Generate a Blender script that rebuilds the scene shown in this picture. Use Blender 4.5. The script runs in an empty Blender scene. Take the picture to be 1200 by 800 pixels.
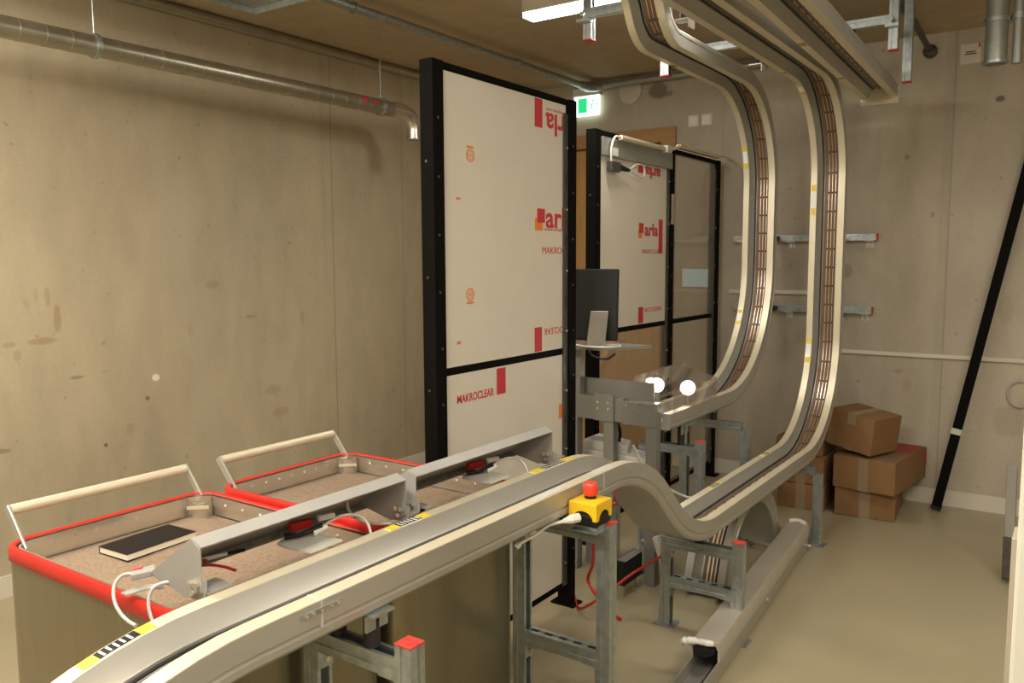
import bpy, bmesh, math, random
from mathutils import Vector, Matrix, Quaternion
random.seed(4)
C = bpy.context.scene.collection
PI = math.pi
sc = bpy.context.scene

# ------------------------------------------------------------------ camera
CAMZ = 1.5
F = 962.0
def cam_axes(yaw, pitch, roll):
    f = Vector((-math.sin(yaw)*math.cos(pitch), math.cos(yaw)*math.cos(pitch), -math.sin(pitch)))
    r = Vector((math.cos(yaw), math.sin(yaw), 0)); u = r.cross(f)
    c, s = math.cos(roll), math.sin(roll)
    return c*r+s*u, c*u-s*r, f
cr, cu, cf = cam_axes(math.radians(34.69), math.radians(5.74), math.radians(-.26))
cam = bpy.data.objects.new('camera', bpy.data.cameras.new('camera'))
C.objects.link(cam)
m = Matrix((cr, cu, -cf)).transposed().to_4x4(); m.translation = (0, 0, CAMZ)
cam.matrix_world = m
cam.data.sensor_width = 36; cam.data.lens = F/1200*36; cam.data.clip_start = .02
sc.camera = cam

# ------------------------------------------------------------------ materials
def nt(name):
    mt = bpy.data.materials.new(name); mt.use_nodes = True
    return mt, mt.node_tree.nodes, mt.node_tree.links, mt.node_tree.nodes['Principled BSDF']
def mat(name, col, rough=.5, metal=0, var=0.0, scale=20, bump=0, stretch=(1,1,1), spec=None, emit=None, estr=0, alpha=1, trans=0, coat=0):
    mt, N, L, b = nt(name)
    b.inputs['Base Color'].default_value = (*col, 1)
    b.inputs['Roughness'].default_value = rough
    b.inputs['Metallic'].default_value = metal
    if spec is not None: b.inputs['Specular IOR Level'].default_value = spec
    if emit: b.inputs['Emission Color'].default_value = (*emit, 1); b.inputs['Emission Strength'].default_value = estr
    if alpha < 1: b.inputs['Alpha'].default_value = alpha
    if trans: b.inputs['Transmission Weight'].default_value = trans
    if coat: b.inputs['Coat Weight'].default_value = coat
    if var or bump:
        tc = N.new('ShaderNodeTexCoord'); mp = N.new('ShaderNodeMapping'); mp.inputs['Scale'].default_value = stretch
        L.new(tc.outputs['Object'], mp.inputs['Vector'])
        nz = N.new('ShaderNodeTexNoise'); nz.inputs['Scale'].default_value = scale; nz.inputs['Detail'].default_value = 6
        L.new(mp.outputs[0], nz.inputs['Vector'])
        if var:
            mr = N.new('ShaderNodeMapRange'); mr.inputs[1].default_value = .25; mr.inputs[2].default_value = .75
            mr.inputs[3].default_value = 1-var; mr.inputs[4].default_value = 1+var
            L.new(nz.outputs[0], mr.inputs[0])
            vm = N.new('ShaderNodeVectorMath'); vm.operation = 'SCALE'; vm.inputs[0].default_value = col
            L.new(mr.outputs[0], vm.inputs['Scale']); L.new(vm.outputs[0], b.inputs['Base Color'])
        if bump:
            bp = N.new('ShaderNodeBump'); bp.inputs['Strength'].default_value = bump; bp.inputs['Distance'].default_value = .01
            L.new(nz.outputs[0], bp.inputs['Height']); L.new(bp.outputs[0], b.inputs['Normal'])
    return mt

def concrete(name, col, axis, joints=(), blobs=(), bands=()):
    """cast concrete: cloudy tone, pores, vertical form joints, stains of their own shape.
    axis = the horizontal coordinate running along the wall (0 x, 1 y)"""
    mt, N, L, b = nt(name)
    b.inputs['Roughness'].default_value = .75
    geo = N.new('ShaderNodeNewGeometry'); sep = N.new('ShaderNodeSeparateXYZ'); L.new(geo.outputs['Position'], sep.inputs[0])
    def noise(scale, detail, stretch):
        mp = N.new('ShaderNodeMapping'); mp.inputs['Scale'].default_value = stretch; L.new(geo.outputs['Position'], mp.inputs[0])
        nz = N.new('ShaderNodeTexNoise'); nz.inputs['Scale'].default_value = scale; nz.inputs['Detail'].default_value = detail
        L.new(mp.outputs[0], nz.inputs['Vector']); return nz.outputs[0]
    def maprange(v, a, bb, c, d):
        mr = N.new('ShaderNodeMapRange'); mr.inputs[1].default_value = a; mr.inputs[2].default_value = bb; mr.inputs[3].default_value = c; mr.inputs[4].default_value = d
        mr.interpolation_type = 'SMOOTHSTEP'; L.new(v, mr.inputs[0]); return mr.outputs[0]
    def math_(op, a, c):
        mm = N.new('ShaderNodeMath'); mm.operation = op
        for i, v in enumerate((a, c)):
            if isinstance(v, (int, float)): mm.inputs[i].default_value = v
            elif v is not None: L.new(v, mm.inputs[i])
        return mm.outputs[0]
    tone = math_('MULTIPLY', maprange(noise(.9, 4, (1, 1, .6)), .3, .7, .88, 1.1), maprange(noise(9, 8, (1, 1, .35)), .3, .7, .94, 1.05))
    tone = math_('MULTIPLY', tone, maprange(noise(60, 3, (1, 1, 1)), .3, .7, .975, 1.02))
    tone = math_('MULTIPLY', tone, maprange(noise(26, 2, (1, 1, 1)), .70, .76, 1, .72))
    h = sep.outputs[axis]
    for j, wd, dk in joints:
        d = math_('ABSOLUTE', math_('SUBTRACT', h, j), None)
        tone = math_('MULTIPLY', tone, maprange(d, wd*.5, wd, dk, 1))
    vm = N.new('ShaderNodeVectorMath'); vm.operation = 'SCALE'; vm.inputs[0].default_value = col; L.new(tone, vm.inputs['Scale'])
    out = vm.outputs[0]
    warp = math_('MULTIPLY', math_('SUBTRACT', noise(14, 3, (1, 1, 1)), .5), 1.0)
    for bx, bz, rx, rz, c2, st in blobs:
        dx = math_('DIVIDE', math_('SUBTRACT', h, bx), rx); dz = math_('DIVIDE', math_('SUBTRACT', sep.outputs[2], bz), rz)
        d = math_('SQRT', math_('ADD', math_('MULTIPLY', dx, dx), math_('MULTIPLY', dz, dz)), None)
        d = math_('ADD', d, warp)
        msk = maprange(d, .55, 1.05, st, 0)
        mx = N.new('ShaderNodeMix'); mx.data_type = 'RGBA'; L.new(msk, mx.inputs[0]); L.new(out, mx.inputs[6]); mx.inputs[7].default_value = (*c2, 1); out = mx.outputs[2]
    for (x0, z0, x1, z1, wd, c2, st) in bands:      # slanting lime streak
        # distance to the line through the two points, limited in height
        k = (x1-x0)/(z1-z0)
        lx = math_('ADD', math_('MULTIPLY', math_('SUBTRACT', sep.outputs[2], z0), k), x0)
        d = math_('ABSOLUTE', math_('SUBTRACT', math_('ADD', h, math_('MULTIPLY', warp, .08)), lx), None)
        msk = math_('MULTIPLY', maprange(d, wd*.4, wd, st, 0), math_('MULTIPLY', maprange(sep.outputs[2], z1-.1, z1+.15, 0, 1), maprange(sep.outputs[2], z0-.2, z0+.3, 1, 0)))
        mx = N.new('ShaderNodeMix'); mx.data_type = 'RGBA'; L.new(msk, mx.inputs[0]); L.new(out, mx.inputs[6]); mx.inputs[7].default_value = (*c2, 1); out = mx.outputs[2]
    L.new(out, b.inputs['Base Color'])
    bp = N.new('ShaderNodeBump'); bp.inputs['Strength'].default_value = .12; bp.inputs['Distance'].default_value = .01
    L.new(noise(30, 6, (1, 1, .5)), bp.inputs['Height']); L.new(bp.outputs[0], b.inputs['Normal'])
    return mt

WCOL = (.46, .395, .275)
OR = (.36, .22, .09); DK = (.12, .10, .08); LT = (.47, .43, .34)
M = {}
lb = [(1.925, 1.235, .02, .075, OR, .55), (1.885, 1.335, .016, .05, OR, .4), (1.835, 1.345, .016, .04, OR, .3), (1.79, 1.31, .016, .03, OR, .3), (1.85, 1.135, .075, .018, OR, .55), (1.71, 1.13, .04, .016, OR, .4), (1.74, 1.08, .02, .03, OR, .4),
      (2.61, 1.13, .02, .05, OR, .5), (2.40, .902, .024, .022, (.85, .83, .78), .95), (2.76, 1.37, .05, .025, DK, .25), (2.35, .80, .012, .012, DK, .8), (2.12, .60, .012, .012, DK, .9),
      (3.38, 1.15, .02, .05, OR, .4), (3.0, 1.18, .05, .012, DK, .35), (2.0, .95, .04, .012, DK, .5), (1.65, .66, .05, .014, DK, .5), (3.15, .74, .07, .04, OR, .35), (3.2, .60, .07, .035, OR, .35),
      (2.25, .66, .03, .04, OR, .3), (1.3, 1.9, .15, .2, (.33, .28, .2), .35), (2.9, 1.7, .3, .4, LT, .2)]
M['wall_left'] = concrete('concrete left wall', WCOL, 1, joints=((3.65, .006, .72), (1.0, .006, .8), (4.3, .006, .8), (3.58, .02, .95)), blobs=lb, bands=((2.46, 2.1, 2.76, .35, .07, LT, .45),))
bb = [(-2.536, 2.68, .085, .07, (.17, .15, .11), .85), (-2.46, 2.655, .05, .025, (.17, .15, .11), .7), (-.431, 2.39, .024, .018, DK, .85), (-1.22, 1.42, .04, .06, (.2, .17, .12), .5),
      (-.85, .72, .03, .05, OR, .3), (-.9, .8, .04, .02, DK, .3), (-.3, .55, .1, .12, (.3, .25, .18), .4), (-.35, 1.2, .05, .1, (.3, .25, .18), .3), (-.9, 2.1, .02, .02, DK, .4), (-.75, 1.75, .014, .02, DK, .4)]
M['wall_back'] = concrete('concrete back wall', (.46, .41, .325), 0, joints=((-.662, .008, .8), (-.69, .03, .93), (-2.05, .005, .85), (-3.0, .005, .85)), blobs=bb)
M['ceiling'] = concrete('concrete ceiling', (.46, .37, .24), 0, joints=((-2.4, .004, .9), (-1.2, .004, .9)))
M['wall_plain'] = concrete('concrete side walls', WCOL, 1)
M['floor'] = mat('floor coating', (.36, .315, .205), .36, var=.06, scale=2.2, bump=.012)
M['base'] = mat('baseboard paint', (.66, .62, .53), .5)
M['alu'] = mat('anodised aluminium track', (.44, .43, .39), .36, .5, var=.05, scale=7, stretch=(3, .6, 3))
M['alu_lit'] = mat('anodised aluminium in lit tone', (.74, .675, .52), .42, .45, var=.03, scale=9)  # same aluminium as the track, warm lamp light put into its colour
M['copper'] = mat('conductor strip brown', (.15, .092, .05), .42, .1, var=.2, scale=40)
M['cond'] = mat('conductor rail bright', (.85, .66, .54), .28, .85)
M['slot'] = mat('black slot', (.012, .012, .014), .5)
M['clip'] = mat('rail clip', (.015, .010, .008), .5)
M['galv'] = mat('galvanised steel', (.44, .49, .50), .38, .85, var=.22, scale=38)
M['galv_d'] = mat('galvanised sheet', (.36, .37, .34), .45, .6, var=.12, scale=12)
M['duct'] = mat('spiral duct steel', (.44, .41, .33), .33, .85, var=.12, scale=9)
M['stain'] = mat('brushed stainless', (.72, .69, .62), .24, .9, var=.06, scale=5, stretch=(1, 1, 12))
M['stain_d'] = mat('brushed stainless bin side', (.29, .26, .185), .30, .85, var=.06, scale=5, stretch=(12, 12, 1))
M['black'] = mat('black powder coat', (.006, .0055, .005), .6, var=.15, scale=30, spec=.03)
M['blackm'] = mat('black matt plastic', (.012, .012, .012), .5, spec=.25)
M['slotted'] = mat('slotted angle dark', (.09, .085, .08), .4, .5)
M['red'] = mat('red rubber rim', (.56, .018, .012), .45, var=.06, scale=15)
M['redcap'] = mat('red plastic cap', (.55, .05, .04), .45, var=.3, scale=60)
M['redtxt'] = mat('printed red', (.52, .035, .05), .5)
M['ortxt'] = mat('printed orange', (.72, .22, .04), .5)
M['film'] = mat('white protective film', (.66, .62, .54), .32, var=.025, scale=6)
M['greyp'] = mat('grey painted sheet', (.33, .325, .31), .42, .1, var=.04, scale=10)
M['greyd'] = mat('grey machine paint', (.205, .20, .185), .42, .2, var=.04, scale=10)
M['matal'] = mat('matt aluminium cover', (.50, .465, .40), .45, .25, var=.05, scale=8)
M['greyl'] = mat('light grey plastic', (.55, .54, .50), .45)
M['white'] = mat('white plastic', (.80, .79, .76), .4)
M['yellow'] = mat('yellow plastic', (.80, .50, .015), .4)
M['ylabel'] = mat('yellow label', (.80, .62, .05), .4)
M['wlabel'] = mat('white reflective label', (.93, .93, .93), .15)
M['carpet'] = mat('brown needle felt', (.225, .16, .108), .95, var=.25, scale=120, bump=.4)
M['card'] = mat('cardboard', (.235, .125, .05), .8, var=.10, scale=9)
M['cardd'] = mat('cardboard inside', (.20, .115, .055), .85, var=.1, scale=9)
M['tape'] = mat('brown parcel tape', (.22, .14, .075), .3)
M['tapeg'] = mat('greyish parcel tape', (.27, .20, .13), .3)
M['redprint'] = mat('red print on cardboard', (.33, .05, .035), .7)
M['wood'] = mat('spruce wood', (.50, .28, .10), .5, var=.16, scale=7, stretch=(6, 6, .5))
M['wood2'] = mat('spruce wood frame', (.40, .22, .085), .5, var=.14, scale=7, stretch=(.5, 6, 6))
M['paper'] = mat('paper block', (.78, .72, .58), .7)
M['bookc'] = mat('black book cover', (.014, .012, .012), .45, spec=.15)
M['screen'] = mat('pale screen', (.3, .42, .45), .3, emit=(.45, .65, .70), estr=.28)
M['lampem'] = mat('lamp diffuser', (.9, .9, .9), .4, emit=(1, .97, .92), estr=9)
M['spot'] = mat('spot lamp face', (.9, .9, .9), .3, emit=(1, .97, .9), estr=30)
M['exitw'] = mat('exit sign white', (.9, .95, .9), .4, emit=(.85, 1, .88), estr=1.6)
M['exitg'] = mat('exit sign green', (.0, .35, .12), .4, emit=(.02, .6, .2), estr=.9)
M['rubber'] = mat('black rubber', (.02, .02, .02), .7)
M['wgreen'] = mat('off white painted door', (.60, .60, .52), .45)
M['beige'] = mat('beige door edge', (.42, .38, .30), .5)
M['redwire'] = mat('red cable', (.45, .02, .02), .4)
M['greywire'] = mat('grey cable', (.42, .42, .40), .45)
# polycarbonate: clear, thin
def clear(name, tint, op):
    mt, N, L, b = nt(name)
    out = N['Material Output']
    t = N.new('ShaderNodeBsdfTransparent'); t.inputs[0].default_value = (*tint, 1)
    g = N.new('ShaderNodeBsdfGlossy'); g.inputs['Roughness'].default_value = .03
    fr = N.new('ShaderNodeLayerWeight'); fr.inputs[0].default_value = .12
    mx = N.new('ShaderNodeMixShader'); L.new(fr.outputs['Facing'], mx.inputs[0]); L.new(t.outputs[0], mx.inputs[1]); L.new(g.outputs[0], mx.inputs[2])
    b.inputs['Base Color'].default_value = (.55, .5, .42, 1); b.inputs['Roughness'].default_value = .4  # pale diffuse layer stands in for the haze of reflections
    m2 = N.new('ShaderNodeMixShader'); m2.inputs[0].default_value = op
    L.new(mx.outputs[0], m2.inputs[1]); L.new(b.outputs[0], m2.inputs[2]); L.new(m2.outputs[0], out.inputs[0])
    return mt
M['clear'] = clear('clear polycarbonate', (.96, .94, .90), .13)
M['clearp'] = clear('clear acrylic cover', (.96, .93, .93), .06)

# ------------------------------------------------------------------ mesh helper
class MB:
    def __init__(s): s.v = []; s.f = []
    def add(s, vs, fs):
        o = len(s.v); s.v += [Vector(p) for p in vs]; s.f += [tuple(i+o for i in f) for f in fs]; return s
    def box(s, x0, x1, y0, y1, z0, z1):
        x0, x1 = sorted((x0, x1)); y0, y1 = sorted((y0, y1)); z0, z1 = sorted((z0, z1))
        vs = [(x, y, z) for z in (z0, z1) for y in (y0, y1) for x in (x0, x1)]
        return s.add(vs, [(0, 2, 3, 1), (4, 5, 7, 6), (0, 1, 5, 4), (2, 6, 7, 3), (0, 4, 6, 2), (1, 3, 7, 5)])
    def obox(s, c, ax, ay, az, sx, sy, sz):
        c = Vector(c); vs = []
        for k in (-.5, .5):
            for j in (-.5, .5):
                for i in (-.5, .5): vs.append(c+Vector(ax)*sx*i+Vector(ay)*sy*j+Vector(az)*sz*k)
        return s.add(vs, [(0, 2, 3, 1), (4, 5, 7, 6), (0, 1, 5, 4), (2, 6, 7, 3), (0, 4, 6, 2), (1, 3, 7, 5)])
    def loft(s, rings, close=True, caps=True):
        n = len(rings[0]); vs = [p for r in rings for p in r]; fs = []
        for i in range(len(rings)-1):
            for j in range(n if close else n-1):
                k = (j+1) % n; fs.append((i*n+j, i*n+k, (i+1)*n+k, (i+1)*n+j))
        if caps and close: fs += [tuple(range(n-1, -1, -1)), tuple((len(rings)-1)*n+j for j in range(n))]
        return s.add(vs, fs)
    def tube(s, pts, r, n=10, caps=True):
        pts = [Vector(p) for p in pts]; rings = []; up = None
        for i, p in enumerate(pts):
            t = (pts[min(i+1, len(pts)-1)]-pts[max(i-1, 0)]).normalized()
            if up is None: up = t.orthogonal().normalized()
            else: up = (up-t*up.dot(t)).normalized()
            w = t.cross(up); rr = r[i] if isinstance(r, (list, tuple)) else r
            rings.append([p+(up*math.cos(a)+w*math.sin(a))*rr for a in [2*PI*k/n for k in range(n)]])
        return s.loft(rings, True, caps)
    def prism(s, poly, fn, a, b):
        return s.loft([[fn(p, a) for p in poly], [fn(p, b) for p in poly]])
    def ring(s, c, ax, r0, r1, t, n=32):
        ax = Vector(ax).normalized(); u = ax.orthogonal().normalized(); w = ax.cross(u); c = Vector(c); rings = []
        for k in range(n+1):
            d = u*math.cos(2*PI*k/n)+w*math.sin(2*PI*k/n)
            rings.append([c+d*r0, c+d*r1, c+d*r1+ax*t, c+d*r0+ax*t])
        return s.loft(rings, True, False)
    def build(s, name, m_, parent=None, smooth=None, bev=0):
        org = Vector((0, 0, 0))
        if parent is not None: org = parent['_o'] if False else Vector(ORG[parent.name])
        else:
            lo = [min(v[i] for v in s.v) for i in range(3)]; hi = [max(v[i] for v in s.v) for i in range(3)]
            org = Vector(((lo[0]+hi[0])/2, (lo[1]+hi[1])/2, lo[2]))
        me = bpy.data.meshes.new(name); me.from_pydata([v-org for v in s.v], [], s.f); me.update()
        bm = bmesh.new(); bm.from_mesh(me); bmesh.ops.recalc_face_normals(bm, faces=bm.faces); bm.to_mesh(me); bm.free()
        me.materials.append(m_)
        if smooth:
            me.shade_smooth() if hasattr(me, 'shade_smooth') else None
            me.set_sharp_from_angle(angle=math.radians(smooth))
        o = bpy.data.objects.new(name, me); C.objects.link(o)
        if parent is not None: o.parent = parent
        else: o.location = org
        ORG[o.name] = tuple(org)
        if bev:
            md = o.modifiers.new('bevel', 'BEVEL'); md.width = bev; md.segments = 2; md.limit_method = 'ANGLE'; md.angle_limit = math.radians(40); md.harden_normals = False
        return o
ORG = {}
# children of a mesh object share the origin of its root
def sub(parent_obj, root):
    ORG[parent_obj.name] = ORG[root.name]; return parent_obj
def thing(name, label, cat, loc, group=None):
    o = bpy.data.objects.new(name, None); C.objects.link(o); o.location = loc; o.empty_display_size = .05
    ORG[o.name] = tuple(loc); return tag(o, label, cat, group)
def tag(o, label, cat, group=None):
    o['label'] = label; o['category'] = cat
    if group: o['group'] = group
    return o
def struct(o): o['kind'] = 'structure'; return o
def child(mb, name, m_, par, **k):
    """part under a thing or sub-part under a mesh part (its mesh is stored in the thing's frame)"""
    o = mb.build(name, m_, par, **k)
    ORG[o.name] = ORG[par.name]
    return o
def many(name, m_, par, mbs, **k):
    return [child(q, name, m_, par, **k) for q in mbs]
def B(x0, x1, y0, y1, z0, z1): return MB().box(x0, x1, y0, y1, z0, z1)
def bez(p0, p1, p2, p3, n=14):
    p0, p1, p2, p3 = map(Vector, (p0, p1, p2, p3))
    return [p0*(1-t)**3+p1*3*t*(1-t)**2+p2*3*t*t*(1-t)+p3*t**3 for t in [i/n for i in range(n+1)]]
def cat_(pts, n=6):
    pts = [Vector(p) for p in pts]; P_ = [pts[0]*2-pts[1]]+pts+[pts[-1]*2-pts[-2]]; out = []
    for i in range(1, len(P_)-2):
        a, b, c, d = P_[i-1:i+3]
        for k in range(n):
            t = k/n; out.append(.5*((2*b)+(c-a)*t+(2*a-5*b+4*c-d)*t*t+(3*b-a-3*c+d)*t**3))
    out.append(pts[-1]); return out
def text(body, size, pos, right, up, m_, name, parent, depth=.0006, width=None, bold=0.0, ymax=None):
    cu_ = bpy.data.curves.new(name, 'FONT'); cu_.body = body; cu_.size = size; cu_.extrude = depth; cu_.align_x = 'LEFT'; cu_.offset = bold
    t = bpy.data.objects.new(name, cu_); me = bpy.data.meshes.new_from_object(t); bpy.data.objects.remove(t); bpy.data.curves.remove(cu_)
    r = Vector(right).normalized(); u = Vector(up).normalized(); n = r.cross(u)
    sx = 1
    if width:
        w = max(v.co.x for v in me.vertices)-min(v.co.x for v in me.vertices); sx = width/w
    org = Vector(ORG[parent.name])
    for v in me.vertices:
        c = v.co.copy(); v.co = Vector(pos)-org+r*c.x*sx+u*c.y+n*c.z
    if ymax is not None:
        bm = bmesh.new(); bm.from_mesh(me)
        bmesh.ops.bisect_plane(bm, geom=bm.verts[:]+bm.edges[:]+bm.faces[:], plane_co=(0, ymax-org.y, 0), plane_no=(0, 1, 0), clear_outer=True)
        bm.to_mesh(me); bm.free()
    me.materials.clear(); me.materials.append(m_)
    o = bpy.data.objects.new(name, me); C.objects.link(o); o.parent = parent; return o

# ------------------------------------------------------------------ room
XL, YB, ZC, XR, YF = -3.895, 5.494, 2.80, 1.7, -2.4
struct(B(XL-.2, XR+.2, YF-.2, YB+.2, -.12, 0).build('floor', M['floor']))
struct(B(XL-.2, XR+.2, YF-.2, YB+.2, ZC, ZC+.15).build('ceiling', M['ceiling']))
struct(B(XL-.2, XL, YF-.2, YB+.2, 0, ZC).build('wall_left', M['wall_left']))
# back wall with the doorway cut out
DX0, DX1, DZ = -3.36, -2.47, 2.34
wb = MB().box(XL, DX0-.01, YB, YB+.2, 0, ZC).box(DX1+.01, XR, YB, YB+.2, 0, ZC).box(DX0-.01, DX1+.01, YB, YB+.2, DZ+.02, ZC)
struct(wb.build('wall_back', M['wall_back']))
struct(B(XR, XR+.2, YF-.2, YB+.2, 0, ZC).build('wall_right', M['wall_plain']))
struct(B(XL, XR, YF-.2, YF, 0, ZC).build('wall_front', M['wall_plain']))
struct(B(XL, XL+.012, YF, YB, 0, .097).build('baseboard_left', M['base']))
struct(B(DX1+.09, XR, YB-.012, YB, 0, .095).build('baseboard_back', M['base']))
# door_1: wooden door with frame
fr = struct(MB().box(DX0-.08, DX0+.03, YB-.02, YB+.1, 0, DZ-.02).box(DX1-.03, DX1+.08, YB-.02, YB+.1, 0, DZ-.02).box(DX0-.08, DX1+.08, YB-.02, YB+.1, DZ-.02, DZ+.08).build('door_1', M['wood2']))
ORG[fr.name] = ORG[fr.name]
lf = child(B(DX0+.03, DX1-.03, YB+.03, YB+.075, .005, DZ-.03), 'door_leaf', M['wood'], fr)
child(MB().tube([(DX0+.10, YB+.03, 1.02), (DX0+.10, YB-.03, 1.02), (DX0+.22, YB-.03, 1.02)], .009), 'door_handle', M['stain'], fr, smooth=40)
# door_2: open off-white door leaf at the photographer's right hand
d2 = struct(MB().box(-.033, .75, .80, .845, .01, 2.1).build('door_2', M['wgreen'], bev=.003))
child(MB().box(-.037, -.033, .803, .842, .01, 1.26), 'edge_strip', M['beige'], d2)
child(MB().tube([(.05, .80, 1.02), (.05, .74, 1.02), (.17, .74, 1.02)], .009), 'door_handle', M['stain'], d2, smooth=40)

# ------------------------------------------------------------------ track system
W = .185; DP = .074
PROF = [(0, 0), (0, .043), (.004, .046), (.004, .050), (0, .053), (.001, .066), (.008, .074), (.177, .074), (.184, .066), (.185, .053), (.181, .050), (.181, .046), (.185, .043),
        (.185, 0), (.151, 0), (.149, .004), (.134, .040), (.131, .043), (.131, .056), (.126, .056), (.126, .052), (.120, .052), (.119, .058), (.045, .058), (.043, .046), (.039, .004), (.036, 0)]
class Turtle:
    """path of the open face of a track in the (y, z) plane"""
    def __init__(s, y, z, ang): s.p = [(y, z, ang)]; s.y = y; s.z = z; s.a = ang
    def line(s, L_, step=.10):
        n = max(1, int(math.ceil(L_/step)))
        for i in range(n):
            s.y += math.cos(s.a)*L_/n; s.z += math.sin(s.a)*L_/n; s.p.append((s.y, s.z, s.a))
        return s
    def arc(s, R, deg):
        th = math.radians(deg); n = max(2, int(abs(deg)/4)); d = th/n
        for i in range(n):
            L_ = 2*R*math.sin(abs(d)/2); s.y += math.cos(s.a+d/2)*L_; s.z += math.sin(s.a+d/2)*L_; s.a += d; s.p.append((s.y, s.z, s.a))
        return s
def resample(path, step):
    out = []; acc = 0
    for (a, b) in zip(path, path[1:]):
        L_ = math.hypot(b[0]-a[0], b[1]-a[1])
        while acc <= L_ and L_ > 0:
            t = acc/L_; out.append((a[0]+(b[0]-a[0])*t, a[1]+(b[1]-a[1])*t, a[2]+(b[2]-a[2])*t)); acc += step
        acc -= L_
    return out
def sweep(path, prof, x1, mb=None, d0=0, yaw=None):
    mb = mb or MB(); rings = []
    for (y, z, a) in path:
        ny, nz = -math.sin(a), math.cos(a)
        rings.append([(x1-u, y-ny*d, z-nz*d) for (u, d) in prof])
    return mb.loft(rings)
def rect(u0, u1, d0, d1): return [(u0, d0), (u1, d0), (u1, d1), (u0, d1)]
def ptn(x1, s, u, d): y, z, a = s; return Vector((x1-u, y+math.sin(a)*d, z-math.cos(a)*d))
def track(label, path, x1, stickers=(), joints=(), name='conveyor_track', fasten=(), vis=None):
    ymin = min(path, key=lambda q: q[1])
    t = thing(name, label, 'conveyor track', (x1-W/2, ymin[0], ymin[1]-DP))
    child(sweep(path, PROF, x1), 'channel', M['alu'], t, smooth=30)
    child(sweep(path, rect(.0012, .036, -.0012, .0004), x1), 'lit_flange', M['alu_lit'], t, smooth=30)  # cream strips paint the lit look of the flange faces
    child(sweep(path, rect(.151, .1838, -.0012, .0004), x1), 'lit_flange', M['alu_lit'], t, smooth=30)
    child(sweep(path, rect(.1235, .1300, .048, .0555), x1), 'drive_slot', M['slot'], t, smooth=30)
    child(sweep(path, rect(.046, .118, .053, .0575), x1), 'insulation_bed', M['copper'], t, smooth=30)
    for u in (.060, .078, .096):
        child(sweep(path, rect(u, u+.0032, .0505, .0535), x1), 'conductor_rail', M['cond'], t, smooth=30)
    rs = resample(path, .105)
    if vis: rs = [r for r in rs if vis(r)]
    for r in rs[:98]:
        mb = MB()
        y, z, a = r; ty, tz = math.cos(a), math.sin(a); n = Vector((0, -math.sin(a), math.cos(a)))
        for u in (.0616, .0796, .0976):
            mb.obox(ptn(x1, r, u, .050), (1, 0, 0), (0, ty, tz), n, .0062, .010, .003)
        child(mb, 'rail_clip', M['clip'], t)
    dense = resample(path, .004)
    for (u0, i0, L_, kind) in stickers:       # i0 = arc length along the track
        k0 = int(i0/.004); k1 = int((i0+L_)/.004)
        seg = dense[k0:k1+1]; n = len(seg)
        lab = child(sweep(seg, rect(u0, u0+.024, -.0022, -.0012), x1), 'marker_label', M['wlabel'], t)
        child(sweep(seg[:max(2, n//4)], rect(u0-.0005, u0+.0245, -.003, -.0022), x1), 'yellow_field', M['ylabel'], lab)
        child(sweep(seg[-max(2, n//4):], rect(u0-.0005, u0+.0245, -.003, -.0022), x1), 'yellow_field', M['ylabel'], lab)
        if kind:
            a_, b_ = n//4, n-n//4; st = max(3, (b_-a_)//6)
            bb_ = child(sweep(seg[a_-1:b_+1], rect(u0, u0+.024, -.0026, -.0022), x1), 'black_field', M['blackm'], t)
            for q in range(a_+1, b_-1, st): child(sweep(seg[q:q+max(2, int(st*.7))], rect(u0+(.002 if (q//st) % 2 else .0045), u0+.021, -.003, -.0026), x1), 'white_bar', M['wlabel'], bb_)
    for s_ in joints:
        r = dense[min(len(dense)-2, int(s_/.004))]
        child(sweep([r, dense[dense.index(r)+1]], [(-.0006, -.0016), (-.0006, .05), (.002, .05), (.0375, -.0003), (.0375, -.0016)], x1), 'track_joint', M['greyl'], t)
    for (s_, k) in fasten:
        mb = MB(); seg = dense[int(s_/.004):int((s_+.10)/.004)]
        sweep(seg, rect(-.002, .001, .012, .021), x1, mb)
        jp = child(mb, 'joint_plate', M['galv'], t)
        for q in (3, 7, 12, 18, 22):
            p = ptn(x1, seg[q], -.002, .0165); child(MB().tube([p, p+Vector((.003, 0, 0))], .0035, 8), 'screw', M['stain'], jp)
    return t
def alen(path, cond):
    L_ = 0
    for a, b in zip(path, path[1:]):
        if cond(b): return L_
        L_ += math.hypot(b[0]-a[0], b[1]-a[1])
    return L_
X1 = -1.10
a0 = math.radians(48)
T = Turtle(0, 0, a0).arc(.8, -48)
ex, ez = T.y, T.z
T = Turtle(.84-ex, .887-ez, a0).arc(.8, -48).line(1.30).arc(.54, -42).line(.14).arc(.55, 42).line(4.28-2.973).arc(.55, 90).line(2.415-.48-.513-.55-.002).arc(.48, 90).line(2.9)
p1 = T.p
print('T1 end', T.y, T.z)
ln = lambda y, z, tol=.06: alen(p1, lambda q: abs(q[0]-y) < tol and abs(q[1]-z) < tol)
def dist(path, y, z):
    best = 9; bl = 0; L_ = 0
    for a, b in zip(path, path[1:]):
        s = math.hypot(b[0]-a[0], b[1]-a[1])
        t = max(0, min(1, ((y-a[0])*(b[0]-a[0])+(z-a[1])*(b[1]-a[1]))/(s*s)))
        d = math.hypot(a[0]+(b[0]-a[0])*t-y, a[1]+(b[1]-a[1])*t-z)
        if d < best: best = d; bl = L_+s*t
        L_ += s
    return bl
D = lambda y, z: dist(p1, y, z)
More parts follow.
